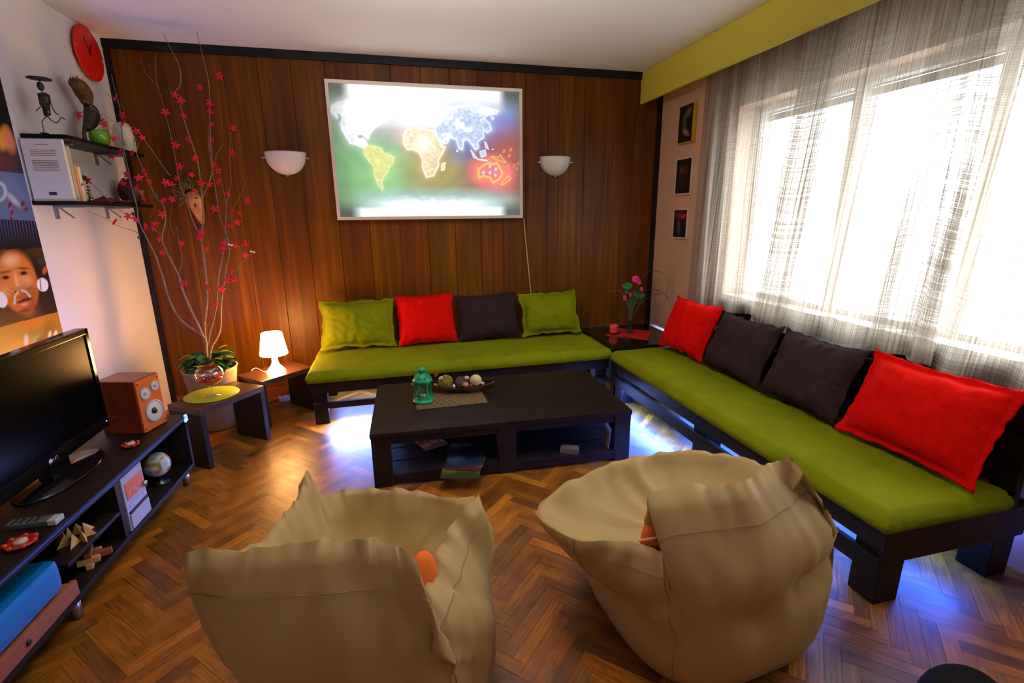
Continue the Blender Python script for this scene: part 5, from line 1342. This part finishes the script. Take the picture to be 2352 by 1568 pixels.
    b = MB(); b.sphere((.058, -.008, .07), .016, sc=(.15, .7, 1.5), seg=12); b.build('blue_mark', mat('pale_blue', C8(130, 190, 210), .5), t)
    # books: the first shows its back cover with text lines and a barcode
    y = -1.085; G = 'books on the lower wall shelf'
    spec = [(.020, .175, .300, C8(236, 226, 204), 'large thick book showing its beige text-covered back cover, leftmost on the lower shelf'),
            (.022, .165, .262, C8(236, 232, 226), 'tall white book standing behind the large beige one'),
            (.026, .168, .275, C8(176, 182, 164), 'pale grey-green book right of the white one'),
            (.012, .150, .215, C8(50, 26, 40), 'thin dark plum book in the row on the lower shelf'),
            (.014, .150, .205, C8(110, 40, 34), 'thin dark red book in the row on the lower shelf'),
            (.020, .150, .200, C8(226, 110, 44), 'orange book in the row on the lower shelf'),
            (.016, .145, .190, C8(240, 190, 130), 'light orange book in the row on the lower shelf'),
            (.024, .150, .180, C8(242, 222, 190), 'cream book with blue mark on its spine on the lower shelf'),
            (.012, .140, .170, C8(180, 30, 40), 'thin red book, last in the row on the lower shelf')]
    for i, (th, w, h, c, lb) in enumerate(spec):
        t = thing('book', lb, 'book', (.012, y+th/2, ZL), 0, G)
        cm = mat('book_cover_%d' % i, c, .5)
        b = MB(); b.box((w/2, -th/2+.001, h/2), (w, .002, h), bev=.0005); b.box((w/2, th/2-.001, h/2), (w, .002, h), bev=.0005); b.box((w-.001, 0, h/2), (.002, th-.002, h), bev=.0005); b.build('cover', cm, t)
        bx('pages', (w/2-.003, 0, h/2), (w-.008, th-.005, h-.008), M_paper, t, bev=0)
        if i == 0:
            b = MB()
            for z in (.272, .246, .238, .230, .222, .196, .188, .180, .172, .164, .156, .148): b.box((.085, -th/2-.0002, z), (.06 if z > .27 else .11, .0006, .0022), bev=0)
            b.build('text_lines', mat('ink_grey', C8(100, 92, 84), .6), t)
            bx('barcode', (.088, -th/2-.0002, .036), (.034, .0006, .016), mat('barcode_ink', C8(56, 50, 48), .6), t, bev=0)
            bx('blue_edge', (w/2, 0, h+.001), (w, th, .003), mat('book_blue', C8(30, 110, 160), .5), t, bev=0)
        if i == 7: bx('spine_mark', (w+.0006, 0, .09), (.001, th-.008, .012), mat('spine_blue', C8(70, 70, 150), .5), t, bev=0)
        y += th+.0015
    # trinkets
    p = X(200, 440, .12); b = MB()
    for k in range(5): b.sphere((0, .004*math.sin(k*2.1), .013+k*.018), .013-.001*k, sc=(1, 1, .8), seg=12)
    o = b.build('gold_figurine', M_gold); o.location = (.13, max(p.y, y+.02), ZL-.0005); tag(o, 'small stacked gold figurine at the end of the book row', 'figurine')
    p = X(235, 452, .12)
    t = thing('red_scarf', 'folded dark red cloth lying on the lower wall shelf', 'cloth', (.10, -.60, ZL)); b = MB()
    NN = 30
    grid = [[b.bm.verts.new((-.07+.14*i/12, -.10+.20*j/NN, .012+.022*abs(noise.noise(Vector((i*.5, j*.3, 4))))*2*math.sin(PI*i/12)*math.sin(PI*j/NN)+.006*math.sin(PI*j/NN))) for i in range(13)] for j in range(NN+1)]
    for j in range(NN):
        for i in range(12): f = b.bm.faces.new((grid[j][i], grid[j][i+1], grid[j+1][i+1], grid[j+1][i])); f.smooth = True
    o = b.build('folded_cloth', mat('dark_red_cloth', C8(96, 14, 16), .8), t); md = o.modifiers.new('t', 'SOLIDIFY'); md.thickness = .011; md.offset = -1
    t = thing('silver_tray', 'low dark tray with orange glass pieces on the lower wall shelf', 'tray', (.105, -.41, ZL))
    b = MB(); b.lathe([(0, 0), (.06, 0), (.075, .010), (.072, .010), (.058, .004), (0, .004)], n=32); b.build('dish', M_black, t)
    b = MB()
    for k in range(7): b.sphere((.04*math.cos(k*.9), .04*math.sin(k*.9), .014), .012, seg=10)
    b.build('glass_pieces', mat('orange_glass', C8(220, 60, 20), .15, trans=.3), t)
    # wicker vase and gold star ornament
    t = thing('wire_vase', 'dark brown woven twig vase at the corner end of the lower wall shelf', 'vase', (.105, -.265, ZL)); rnd = random.Random(3); b = MB()
    b.lathe([(0, .0), (.035, 0), (.055, .03), (.062, .08), (.050, .13), (.034, .155), (.030, .155), (.046, .13), (.05, .08), (0, .01)], n=24)
    for k in range(46):
        a = rnd.uniform(0, 6.28); tw = rnd.uniform(-2, 2); b.tube([((.012+.056*math.sin(PI*min(1, .15+z*.75)))*math.cos(a+tw*z), (.012+.056*math.sin(PI*min(1, .15+z*.75)))*math.sin(a+tw*z), .003+.165*z) for z in [q/9 for q in range(10)]], .0018, n=4)
    b.build('woven_body', mat('dark_twig', C8(70, 40, 34), .6, noise_amt=.4, nscale=40), t)
    p = at(322, 441, 'y', -.50); b = MB(); rnd = random.Random(9)
    for k in range(26):
        d = Vector((rnd.gauss(0, 1), rnd.gauss(0, 1), rnd.gauss(0, 1))).normalized()*rnd.uniform(.014, .028); b.tube([(0, 0, 0), d*.6, d], [.004, .003, .0008], n=4)
    o = b.build('star_ornament', M_gold); o.location = p; tag(o, 'shiny gold bauble ornament hanging on the leftmost branch', 'ornament')
    b = MB(); b.tube([(0, 0, 0), (.004, 0, .03)], .0008, n=4); b.build('hanging_thread', M_gold, o)
shelf_things()

# ------------------------------------------------------------------ television stand
TVM = None
def tv_group():
    zt = .40; far = Vector((.619, -1.353, 0)); near = Vector((.553, -2.95, 0)); ux = (near-far).normalized(); Ls = (near-far).length
    ang = math.atan2(ux.y, ux.x)         # local X runs towards the camera along the front edge
    t = thing('tv_stand', 'low black open television stand along the white wall', 'tv stand', (far.x, far.y, 0), ang)
    Dp = .40; M_ = Matrix.Translation(far) @ Matrix.Rotation(ang, 4, 'Z')     # local -Y is towards the wall
    sgn = -1 if (M_ @ Vector((0, 1, 0))).x > far.x else 1
    def B(nm, x0, x1, y0, y1, z0, z1, m=M_black_wood, bev=.003): return bx(nm, ((x0+x1)/2, sgn*(y0+y1)/2, (z0+z1)/2), (abs(x1-x0), abs(y1-y0), z1-z0), m, t, bev=bev)
    B('top_board', 0, Ls, 0, Dp, zt-.028, zt); B('bottom_board', 0, Ls, .006, Dp, .085, .11)
    B('end_panel', 0, .022, .004, Dp, .11, zt-.028); B('end_panel', Ls-.022, Ls, .004, Dp, .11, zt-.028)
    B('divider', .665, .69, .01, Dp, .11, zt-.028); B('divider', 1.56, 1.585, .01, Dp, .11, zt-.028); B('back_panel', .022, Ls-.022, Dp-.012, Dp-.002, .11, zt-.028)
    B('middle_shelf', .69, 1.02, .012, Dp-.012, .225, .243)
    for x in (.05, 1.0, Ls-.05):
        for y in (.04, Dp-.04):
            b = MB(); b.lathe([(.018, 0), (.018, .083)], n=20); b.bm.faces.ensure_lookup_table(); o = b.build('foot', M_metal, t); o.location = (x, sgn*y, .001)
    strip = mat('blue_led_dim', (0, 0, 0), emit=(.04, .12, 1), estr=.22)
    b = MB(); b.box((Ls/2, sgn*(-.003), zt-.008), (Ls-.01, .004, .006), bev=.001); b.build('led_strip', strip, t)
    b = MB(); rnd = random.Random(1)
    for k in range(9): b.sphere((.006+rnd.uniform(0, .035), sgn*(-.004+rnd.uniform(-.003, .006)), zt-.004+rnd.uniform(-.025, .006)), .007, seg=8)
    b.build('led_cluster', mat('blue_led_bright', C8(60, 120, 255), .3, emit=(.15, .35, 1), estr=2.5), t)
    # television
    x = .352; y0, y1, z0, z1 = -1.555, -2.50, .452, .945
    t = thing('television', 'large flat black television on its glossy foot on the stand', 'television', (x, (y0+y1)/2, zt), 0)
    yc = (y0+y1)/2
    b = MB(); b.box((-.024, 0, (z0+z1)/2-zt), (.046, y0-y1, z1-z0), bev=.008); b.box((-.06, 0, (z0+z1)/2-zt-.02), (.05, (y0-y1)*.7, (z1-z0)*.65), bev=.015)
    for s in (-1, 1): b.box((.002, s*((y0-y1)/2-.014), (z0+z1)/2-zt), (.012, .026, z1-z0-.004), bev=.003)
    b.box((.002, 0, z1-zt-.014), (.012, y0-y1-.004, .026), bev=.003); b.box((.002, 0, z0-zt+.030), (.012, y0-y1-.004, .058), bev=.003)
    gb = mat('gloss_black', C8(8, 8, 10), .12, spec=.4); casing = b.build('casing', gb, t)
    bx('screen', (.001, 0, (z0+z1)/2-zt+.016), (.003, y0-y1-.05, z1-z0-.082), mat('screen_glass', C8(4, 4, 5), .22, spec=.03), t, bev=0)
    b = MB(); b.lathe([(0, 0), (.17, 0), (.175, .004), (.168, .012), (.05, .020), (.03, .024), (0, .024)], n=48, sx=.62, sy=1.35); o = b.build('foot', gb, t); o.location = (.015, .06, .0005)
    bx('neck', (-.005, .06, .045), (.05, .12, .065), gb, t)
    b = MB(); b.lathe([(0, 0), (.011, 0), (.011, .0012), (0, .0012)], n=24, M=Matrix.Rotation(PI/2, 4, 'Y')); lg = at(122, 1078, 'x', x+.009); o = b.build('logo_disc', mat('logo_grey', C8(225, 230, 245), .6), t); o.location = (.0085, lg.y-yc, z0-zt+.030); under(casing, o)
    cu = bpy.data.curves.new('logo_letters', 'FONT'); cu.body = 'LG'; cu.size = .024; cu.extrude = .0003; to = bpy.data.objects.new('tmp', cu); COL.objects.link(to)
    dg = bpy.context.evaluated_depsgraph_get(); me = bpy.data.meshes.new_from_object(to.evaluated_get(dg)); bpy.data.objects.remove(to)
    me.materials.clear(); me.materials.append(MATS['logo_grey']); o = bpy.data.objects.new('logo_letters', me); COL.objects.link(o); o.parent = t
    o.rotation_euler = (PI/2, 0, PI/2); o.location = (.0088, lg.y-yc+.016, z0-zt+.021); under(casing, o)
    b = MB(); b.box((.009, (y0-y1)/2-.02, z0-zt+.03), (.002, .008, .003), bev=0); under(casing, b.build('standby_light', mat('standby_blue', (0, 0, 0), emit=(.4, .3, 1), estr=3), t))
    # wooden frame edge leaning on the wall behind
    a = at(213, 800, 'x', .10); t2 = MB().box((.04, -1.24, .62), (.02, .05, .44), bev=.002).build('pine_board', mat('pine', C8(216, 168, 90), .5, noise_amt=.1, nscale=10)); 
    tag(t2, 'narrow pale pine board standing between television and wall', 'board')
    # speaker
    p1 = Vector((.512, -1.592, zt)); p2 = Vector((.555, -1.441, zt)); ws = .158; d_ = (p2-p1).normalized(); nrm = Vector((d_.y, -d_.x, 0)); 
    hs = at(312, 882, 'y', -1.607).z
    Hs = .272; Ds = .20
    ct = (p1+d_*ws/2)-nrm*Ds/2
    t = thing('bookshelf_speaker', 'reddish wood loudspeaker with three pale cones on the television stand', 'speaker', (ct.x, ct.y, zt+.001), math.atan2(nrm.y, nrm.x))
    wd = mat('cherry_veneer', C8(128, 52, 22), .35, noise_amt=.2, nscale=6, stretch=(8, 8, 1), coat=.2)
    bx('cabinet', (0, 0, Hs/2), (Ds, ws, Hs), wd, t, bev=.004)
    bx('baffle', (Ds/2+.003, 0, Hs/2), (.008, ws-.006, Hs-.006), mat('orange_baffle', C8(222, 112, 44), .4), t, bev=.003)
    MX = Matrix.Rotation(PI/2, 4, 'Y'); pale = mat('pale_cone', C8(244, 238, 226), .5); sil = mat('silver_ring', C8(196, 196, 204), .35)
    for (y, z, r) in ((-.032, .196, .031), (.036, .214, .026), (.004, .092, .056)):
        b = MB(); b.lathe([(r*.82, .006), (r, .006), (r, .014), (r*.88, .016), (r*.80, .008)], n=40, M=MX); o = rg = b.build('driver_ring', sil, t); o.location = (Ds/2, y, z)
        b = MB(); b.lathe([(0, .008), (r*.25, .008), (r*.8, .013), (r*.84, .010), (0, .006)], n=40, M=MX); o = b.build('cone', pale, t); o.location = (Ds/2, y, z); under(rg, o)
        b = MB(); b.lathe([(0, .008), (r*.3, .008), (r*.24, .018), (0, .022)], n=24, M=MX); o = b.build('dust_cap', M_black if r > .05 else sil, t); o.location = (Ds/2, y, z); under(rg, o)
    b = MB()
    for y in (-ws/2+.014, ws/2-.014):
        for z in (.02, Hs-.02): b.sphere((Ds/2+.008, y, z), .004, seg=8)
    b.build('screws', M_black, t)
    # small things on the stand top
    def red_dish(px, py, r, label, s):
        c = at(px, py, 'z', zt+.01); b = MB()
        b.lathe([(0, .004), (r*.6, 0), (r, .008), (r*1.0, .014), (r*.7, .010), (0, .008)], n=32)
        for k in range(7):
            a = k*2*PI/7; b.sphere((r*.92*math.cos(a), r*.92*math.sin(a), .012), r*.2, seg=10)
        o = b.build('glass_dish', mat('red_glass', C8(236, 44, 14), .12, trans=.35, coat=.4)); o.location = (c.x, c.y, zt+.002); tag(o, label, 'dish', 'red glass candle dishes')
        b = MB(); b.lathe([(0, .008), (.018, .008), (.018, .018), (0, .018)], n=20); b.build('tea_light', mat('tealight', C8(200, 196, 180), .4), o)
    red_dish(300, 1021, .034, 'small flower-shaped red glass dish in front of the loudspeaker', 1)
    red_dish(48, 1246, .042, 'red glass dish at the near end of the television stand', 1)
    a, c = at(20, 1203, 'z', zt+.015), at(136, 1190, 'z', zt+.015); cc = (a+c)/2
    t = thing('remote_control', 'long grey remote control on the television stand', 'remote', (cc.x, cc.y, zt+.001), math.atan2(c.y-a.y, c.x-a.x)); Lr = (c-a).length
    hs_ = bx('handset', (0, 0, .010), (Lr, .045, .019), mat('remote_grey', C8(70, 74, 70), .5), t, bev=.004); bx('end_cap', (Lr/2-.012, 0, .011), (.028, .0455, .020), mat('remote_silver', C8(190, 192, 186), .4), t, bev=.004)
    b = MB()
    for k in range(12): b.box((-Lr/2+.02+(k//3)*.022, -.012+(k % 3)*.012, .0205), (.010, .007, .002), bev=0)
    under(hs_, b.build('buttons', M_blackmat, t))
    # radio
    def stand_pt(px, py, off=0): # on the front plane of the stand
        n = Vector((ux.y, -ux.x, 0)); 
        if n.x < 0: n = -n
        o_ = far+n*off; d = _f+_r2*((px-1176)/FPX)-_u2*((py-784)/FPX); tt = (o_-CAM).dot(n)/d.dot(n); return CAM+d*tt
    inv = M_.inverted()
    a = inv @ stand_pt(281, 1093, -.0); bq = inv @ stand_pt(328, 1056, 0); cq = inv @ stand_pt(350, 1150, 0); dq = inv @ stand_pt(313, 1196, 0)
    xa, xb = bq.x, a.x; 
    xl, xr = min(a.x, bq.x), max(a.x, bq.x)
    t = thing('radio', 'small silver radio with orange display in the television stand', 'radio', M_ @ Vector((.475, sgn*.012, .111)), ang)
    Wd, Hh = .165, .255
    sl = mat('radio_silver', C8(176, 176, 196), .35)
    bx('body', (Wd/2, sgn*.08, Hh/2), (Wd, .16, Hh), sl, t, bev=.004)
    bx('display', (Wd/2, sgn*(-.002), .180), (Wd-.03, .004, .075), mat('orange_display', C8(170, 74, 40), .4, emit=(.5, .12, .03), estr=.25), t, bev=.001)
    bx('cassette_door', (Wd/2, sgn*(-.003), .040), (Wd-.012, .008, .066), sl, t, bev=.003)
    bx('dark_slot', (Wd/2, sgn*(-.002), .082), (Wd-.02, .004, .012), M_black, t, bev=.001)
    b = MB()
    for k in range(8): b.box((.026+k*.016, sgn*(-.003), .110), (.008, .006, .010), bev=.001)
    for k in range(9): b.box((.036+k*.0115, sgn*(-.0045), .150+.022*math.sin(k*1.7)), (.003, .001, .018), bev=0)
    b.build('keys', mat('radio_keys', C8(214, 214, 236), .4), t)
    b = MB(); b.lathe([(0, 0), (.014, 0), (.013, .014), (0, .015)], n=20, M=Matrix.Rotation(PI/2*(1 if sgn > 0 else -1), 4, 'X')); o = b.build('knob', M_metal, t); o.location = (.020, -sgn*.002, .150)
    # globe
    gp = M_ @ Vector((.20, sgn*.09, .1105)); t = thing('desk_globe', 'small cream desk globe on a black stand inside the television stand', 'globe', gp, .4)
    r = .062
    bm = bmesh.new(); bmesh.ops.create_uvsphere(bm, u_segments=48, v_segments=32, radius=r)
    me = bpy.data.meshes.new('ball'); 
    for f in bm.faces: f.smooth = True
    bm.to_mesh(me); bm.free(); ca = me.color_attributes.new('paint', 'FLOAT_COLOR', 'POINT')
    for i, v in enumerate(me.vertices):
        q = v.co/r; nn = noise.noise(q*1.7+Vector((3, 1, 2))); c = C8(206, 200, 168)
        if nn > .12: c = C8(110, 130, 50) if noise.noise(q*3) > 0 else C8(190, 110, 50)
        elif nn < -.38: c = C8(150, 170, 180)
        ca.data[i].color = (*c, 1)
    me.materials.append(M_print); o = bpy.data.objects.new('ball', me); COL.objects.link(o); o.parent = t; o.location = (0, 0, .100)
    b = MB(); b.lathe([(0, 0), (.045, 0), (.045, .006), (.012, .012), (.008, .03), (0, .03)], n=28); b.tube([(.0, (r+.006)*math.sin(a), .100-(r+.008)*math.cos(a)) for a in [k*PI/14 for k in range(15)]], .003, n=6); b.build('globe_stand', M_black, t)
    p = M_ @ Vector((.27, sgn*.20, .1105)); t = thing('wooden_figurine', 'small pale figurine standing behind the globe', 'figurine', p)
    b = MB(); b.lathe([(0, 0), (.022, 0), (.018, .05), (.024, .09), (.012, .12), (.018, .15), (.012, .175), (0, .18)], n=20); b.build('body', mat('figurine_pink', C8(196, 150, 120), .6), t)
    b = MB()
    for k in range(3): b.lathe([(.023, .03+k*.03), (.027, .034+k*.03), (.023, .038+k*.03)], n=20)
    b.build('painted_rings', mat('dark_rings', C8(60, 30, 24), .6), t)
    # folded wooden star
    p = stand_pt(180, 1215, -.10); pl = inv @ p
    def tri_star(name, label, x, y, z, s, mc, seed, cat_='ornament'):
        rnd = random.Random(seed); t = thing(name, label, cat_, M_ @ Vector((x, sgn*y, z)), ang+.3)
        for k in range(8):
            a = k*PI/4; b = MB(); c1 = Vector((s*math.cos(a), s*.8*math.sin(a), 0)); c0 = Vector((s*.35*math.cos(a-.3), s*.35*math.sin(a-.3), 0)); c2 = Vector((s*.45*math.cos(a+.7), s*.4*math.sin(a+.7), 0)); top = Vector((s*.5*math.cos(a+.1), s*.4*math.sin(a+.1), s*.55))
            v = [b.bm.verts.new(q) for q in (c0, c1, c2, top)]
            for f in ((0, 1, 3), (1, 2, 3), (2, 0, 3), (0, 2, 1)): b.bm.faces.new([v[i] for i in f])
            b.build('point', mc, t)
        return t
    tan = mat('light_wood', C8(216, 164, 92), .5, noise_amt=.15, nscale=20)
    tri_star('wooden_star', 'pale wooden folded star ornament on the middle shelf of the television stand', .86, .075, .2445, .08, tan, 1)
    t = thing('wooden_puzzle', 'small interlocking wooden block puzzle on the lower shelf of the television stand', 'puzzle', M_ @ Vector((.84, sgn*.06, .1115)), ang+.4)
    tan2 = mat('dark_wood_block', C8(130, 66, 34), .5, noise_amt=.15, nscale=20)
    for k, (c, d, m_) in enumerate((((0, 0, .012), (.09, .022, .022), tan), ((0, .03, .034), (.022, .08, .022), tan2), ((.03, .0, .034), (.022, .07, .022), tan), ((0, 0, .056), (.08, .022, .022), tan2), ((-.03, .01, .034), (.02, .05, .02), mat('pinkish_block', C8(196, 140, 110), .5)))): bx('block', c, d, m_, t, bev=.002)
    # blue case and wooden drawer at the near end
    a = stand_pt(145, 1262, .0); al = inv @ a
    cs = mat('blue_enamel', C8(16, 120, 190), .25, coat=.4)
    t = thing('blue_case', 'glossy blue rounded metal case in the near bay of the television stand', 'case', M_ @ Vector((1.28, sgn*.11, .1735)), ang)
    b = MB(); b.box((0, 0, .060), (.46, .19, .118), bev=.030); b.build('shell', cs, t)
    b = MB(); b.sphere((-.185, -sgn*.085, .06), .008, seg=10).sphere((.185, -sgn*.085, .06), .008, seg=10); b.build('rivets', mat('rivet_pale', C8(200, 214, 210), .3), t)
    b = MB(); b.lathe([(0, 0), (.024, 0), (.022, .004), (0, .004)], n=24, sx=1.5); o = b.build('round_badge', mat('badge_rust', C8(110, 60, 40), .5), t); o.location = (.02, .0, .118)
    t = thing('wooden_tray', 'flat reddish wooden box under the blue case in the television stand', 'tray', M_ @ Vector((1.26, sgn*.02, .1105)), ang)
    rw = mat('reddish_pine', C8(150, 84, 56), .55, noise_amt=.15, nscale=8, stretch=(1, 8, 8))
    bx('front_board', (0, sgn*(-.006), .030), (.50, .018, .058), rw, t, bev=.003); bx('tray_body', (0, sgn*.16, .030), (.48, .31, .05), rw, t, bev=.002)
    b = MB(); b.sphere((0, -sgn*.018, .030), .010, sc=(1, .5, 1), seg=12); b.build('knob', M_blackmat, t)
    return
tv_group()

# ------------------------------------------------------------------ power strip, black bag
def strip():
    c = at(665, 912, 'z', .02); t = thing('power_strip', 'white power strip lying on the floor by the wood wall below the lamp', 'power strip', (c.x, c.y, .001), R(14))
    b = MB(); b.box((0, 0, .018), (.16, .055, .036), bev=.006); b.build('housing', M_whitep, t)
    b = MB()
    for k in range(3): b.lathe([(0, 0), (.018, 0), (.018, .002), (.0, .002)], c=(-.05+k*.05, 0, .0355), n=20)
    b.build('sockets', mat('socket_grey', C8(150, 150, 150), .5), t)
    b = MB(); b.tube(smooth([(-.08, 0, .012), (-.16, -.02, .006), (-.24, .0, .006), (-.32, -.03, .006)], 5), .004, n=6); b.build('lead', M_black, t)
    b = MB(); b.tube(smooth([(.05, 0, .04), (.06, -.02, .07), (.09, -.04, .05), (.10, -.05, .006), (.07, -.09, .005)], 5), .005, n=6); b.build('plug_lead', M_whitep, t)
strip()
def bag():
    c = at(2178, 1600, 'z', .12)
    t = thing('camera_bag', 'rounded black bag on the parquet at the bottom right corner', 'bag', (c.x+.02, c.y-.03, 0), .3)
    b = MB(); b.sphere((0, 0, .10), .13, sc=(1.1, .8, .78), seg=32); o = b.build('bag_body', M_blackfab, t)
    for v in o.data.vertices: v.co.z = max(v.co.z, .001)
    b = MB(); b.tube(smooth([(-.12, -.02, .08), (-.16, .0, .12), (-.155, .03, .10), (-.12, .04, .08)], 5), .008, n=8); b.build('side_loop', M_blackmat, t)
    b = MB(); b.box((-.125, .02, .125), (.02, .012, .012)); b.build('red_tab', mat('red_tab', C8(190, 40, 50), .6), t)
bag()

# ------------------------------------------------------------------ blue LED light under the furniture
area('led_light_back_sofa', (SX0+1.0, SY+.045, .112), (SX0+1.0, SY-.06, 0), 1.9, .02, 85, BLUE)
area('led_light_back_wall', (SX0+1.1, -.16, .20), (SX0+1.1, -.25, 0), 2.0, .02, 30, BLUE)
area('led_light_window_sofa', (3.46, -1.85, .12), (3.36, -1.85, 0), 1.9, .02, 60, (.06, .17, 1))
area('led_light_window_wall', (3.95, -2.0, .20), (3.85, -2.0, 0), 2.0, .02, 30, (.05, .15, 1))
area('led_light_corner', (3.77, -.10, .375), (3.77, 0, .385), .6, .01, 2.5, BLUE)
area('led_light_corner_side', (W-.12, -.42, .375), (W, -.42, .385), .6, .01, 2.5, BLUE)
area('led_light_coffee_table', (TX+.75, TY+.35, .045), (TX+.75, TY+.35, 0), 1.1, .02, .3, BLUE)
area('led_light_tv_stand', (.13, -1.55, .42), (0, -1.25, .95), .8, .02, 14, (.30, .34, 1), spread=130)
area('led_light_sofa_end', (4.06, -2.95, .21), (W, -3.15, .16), .2, .02, 4, (.06, .14, 1))
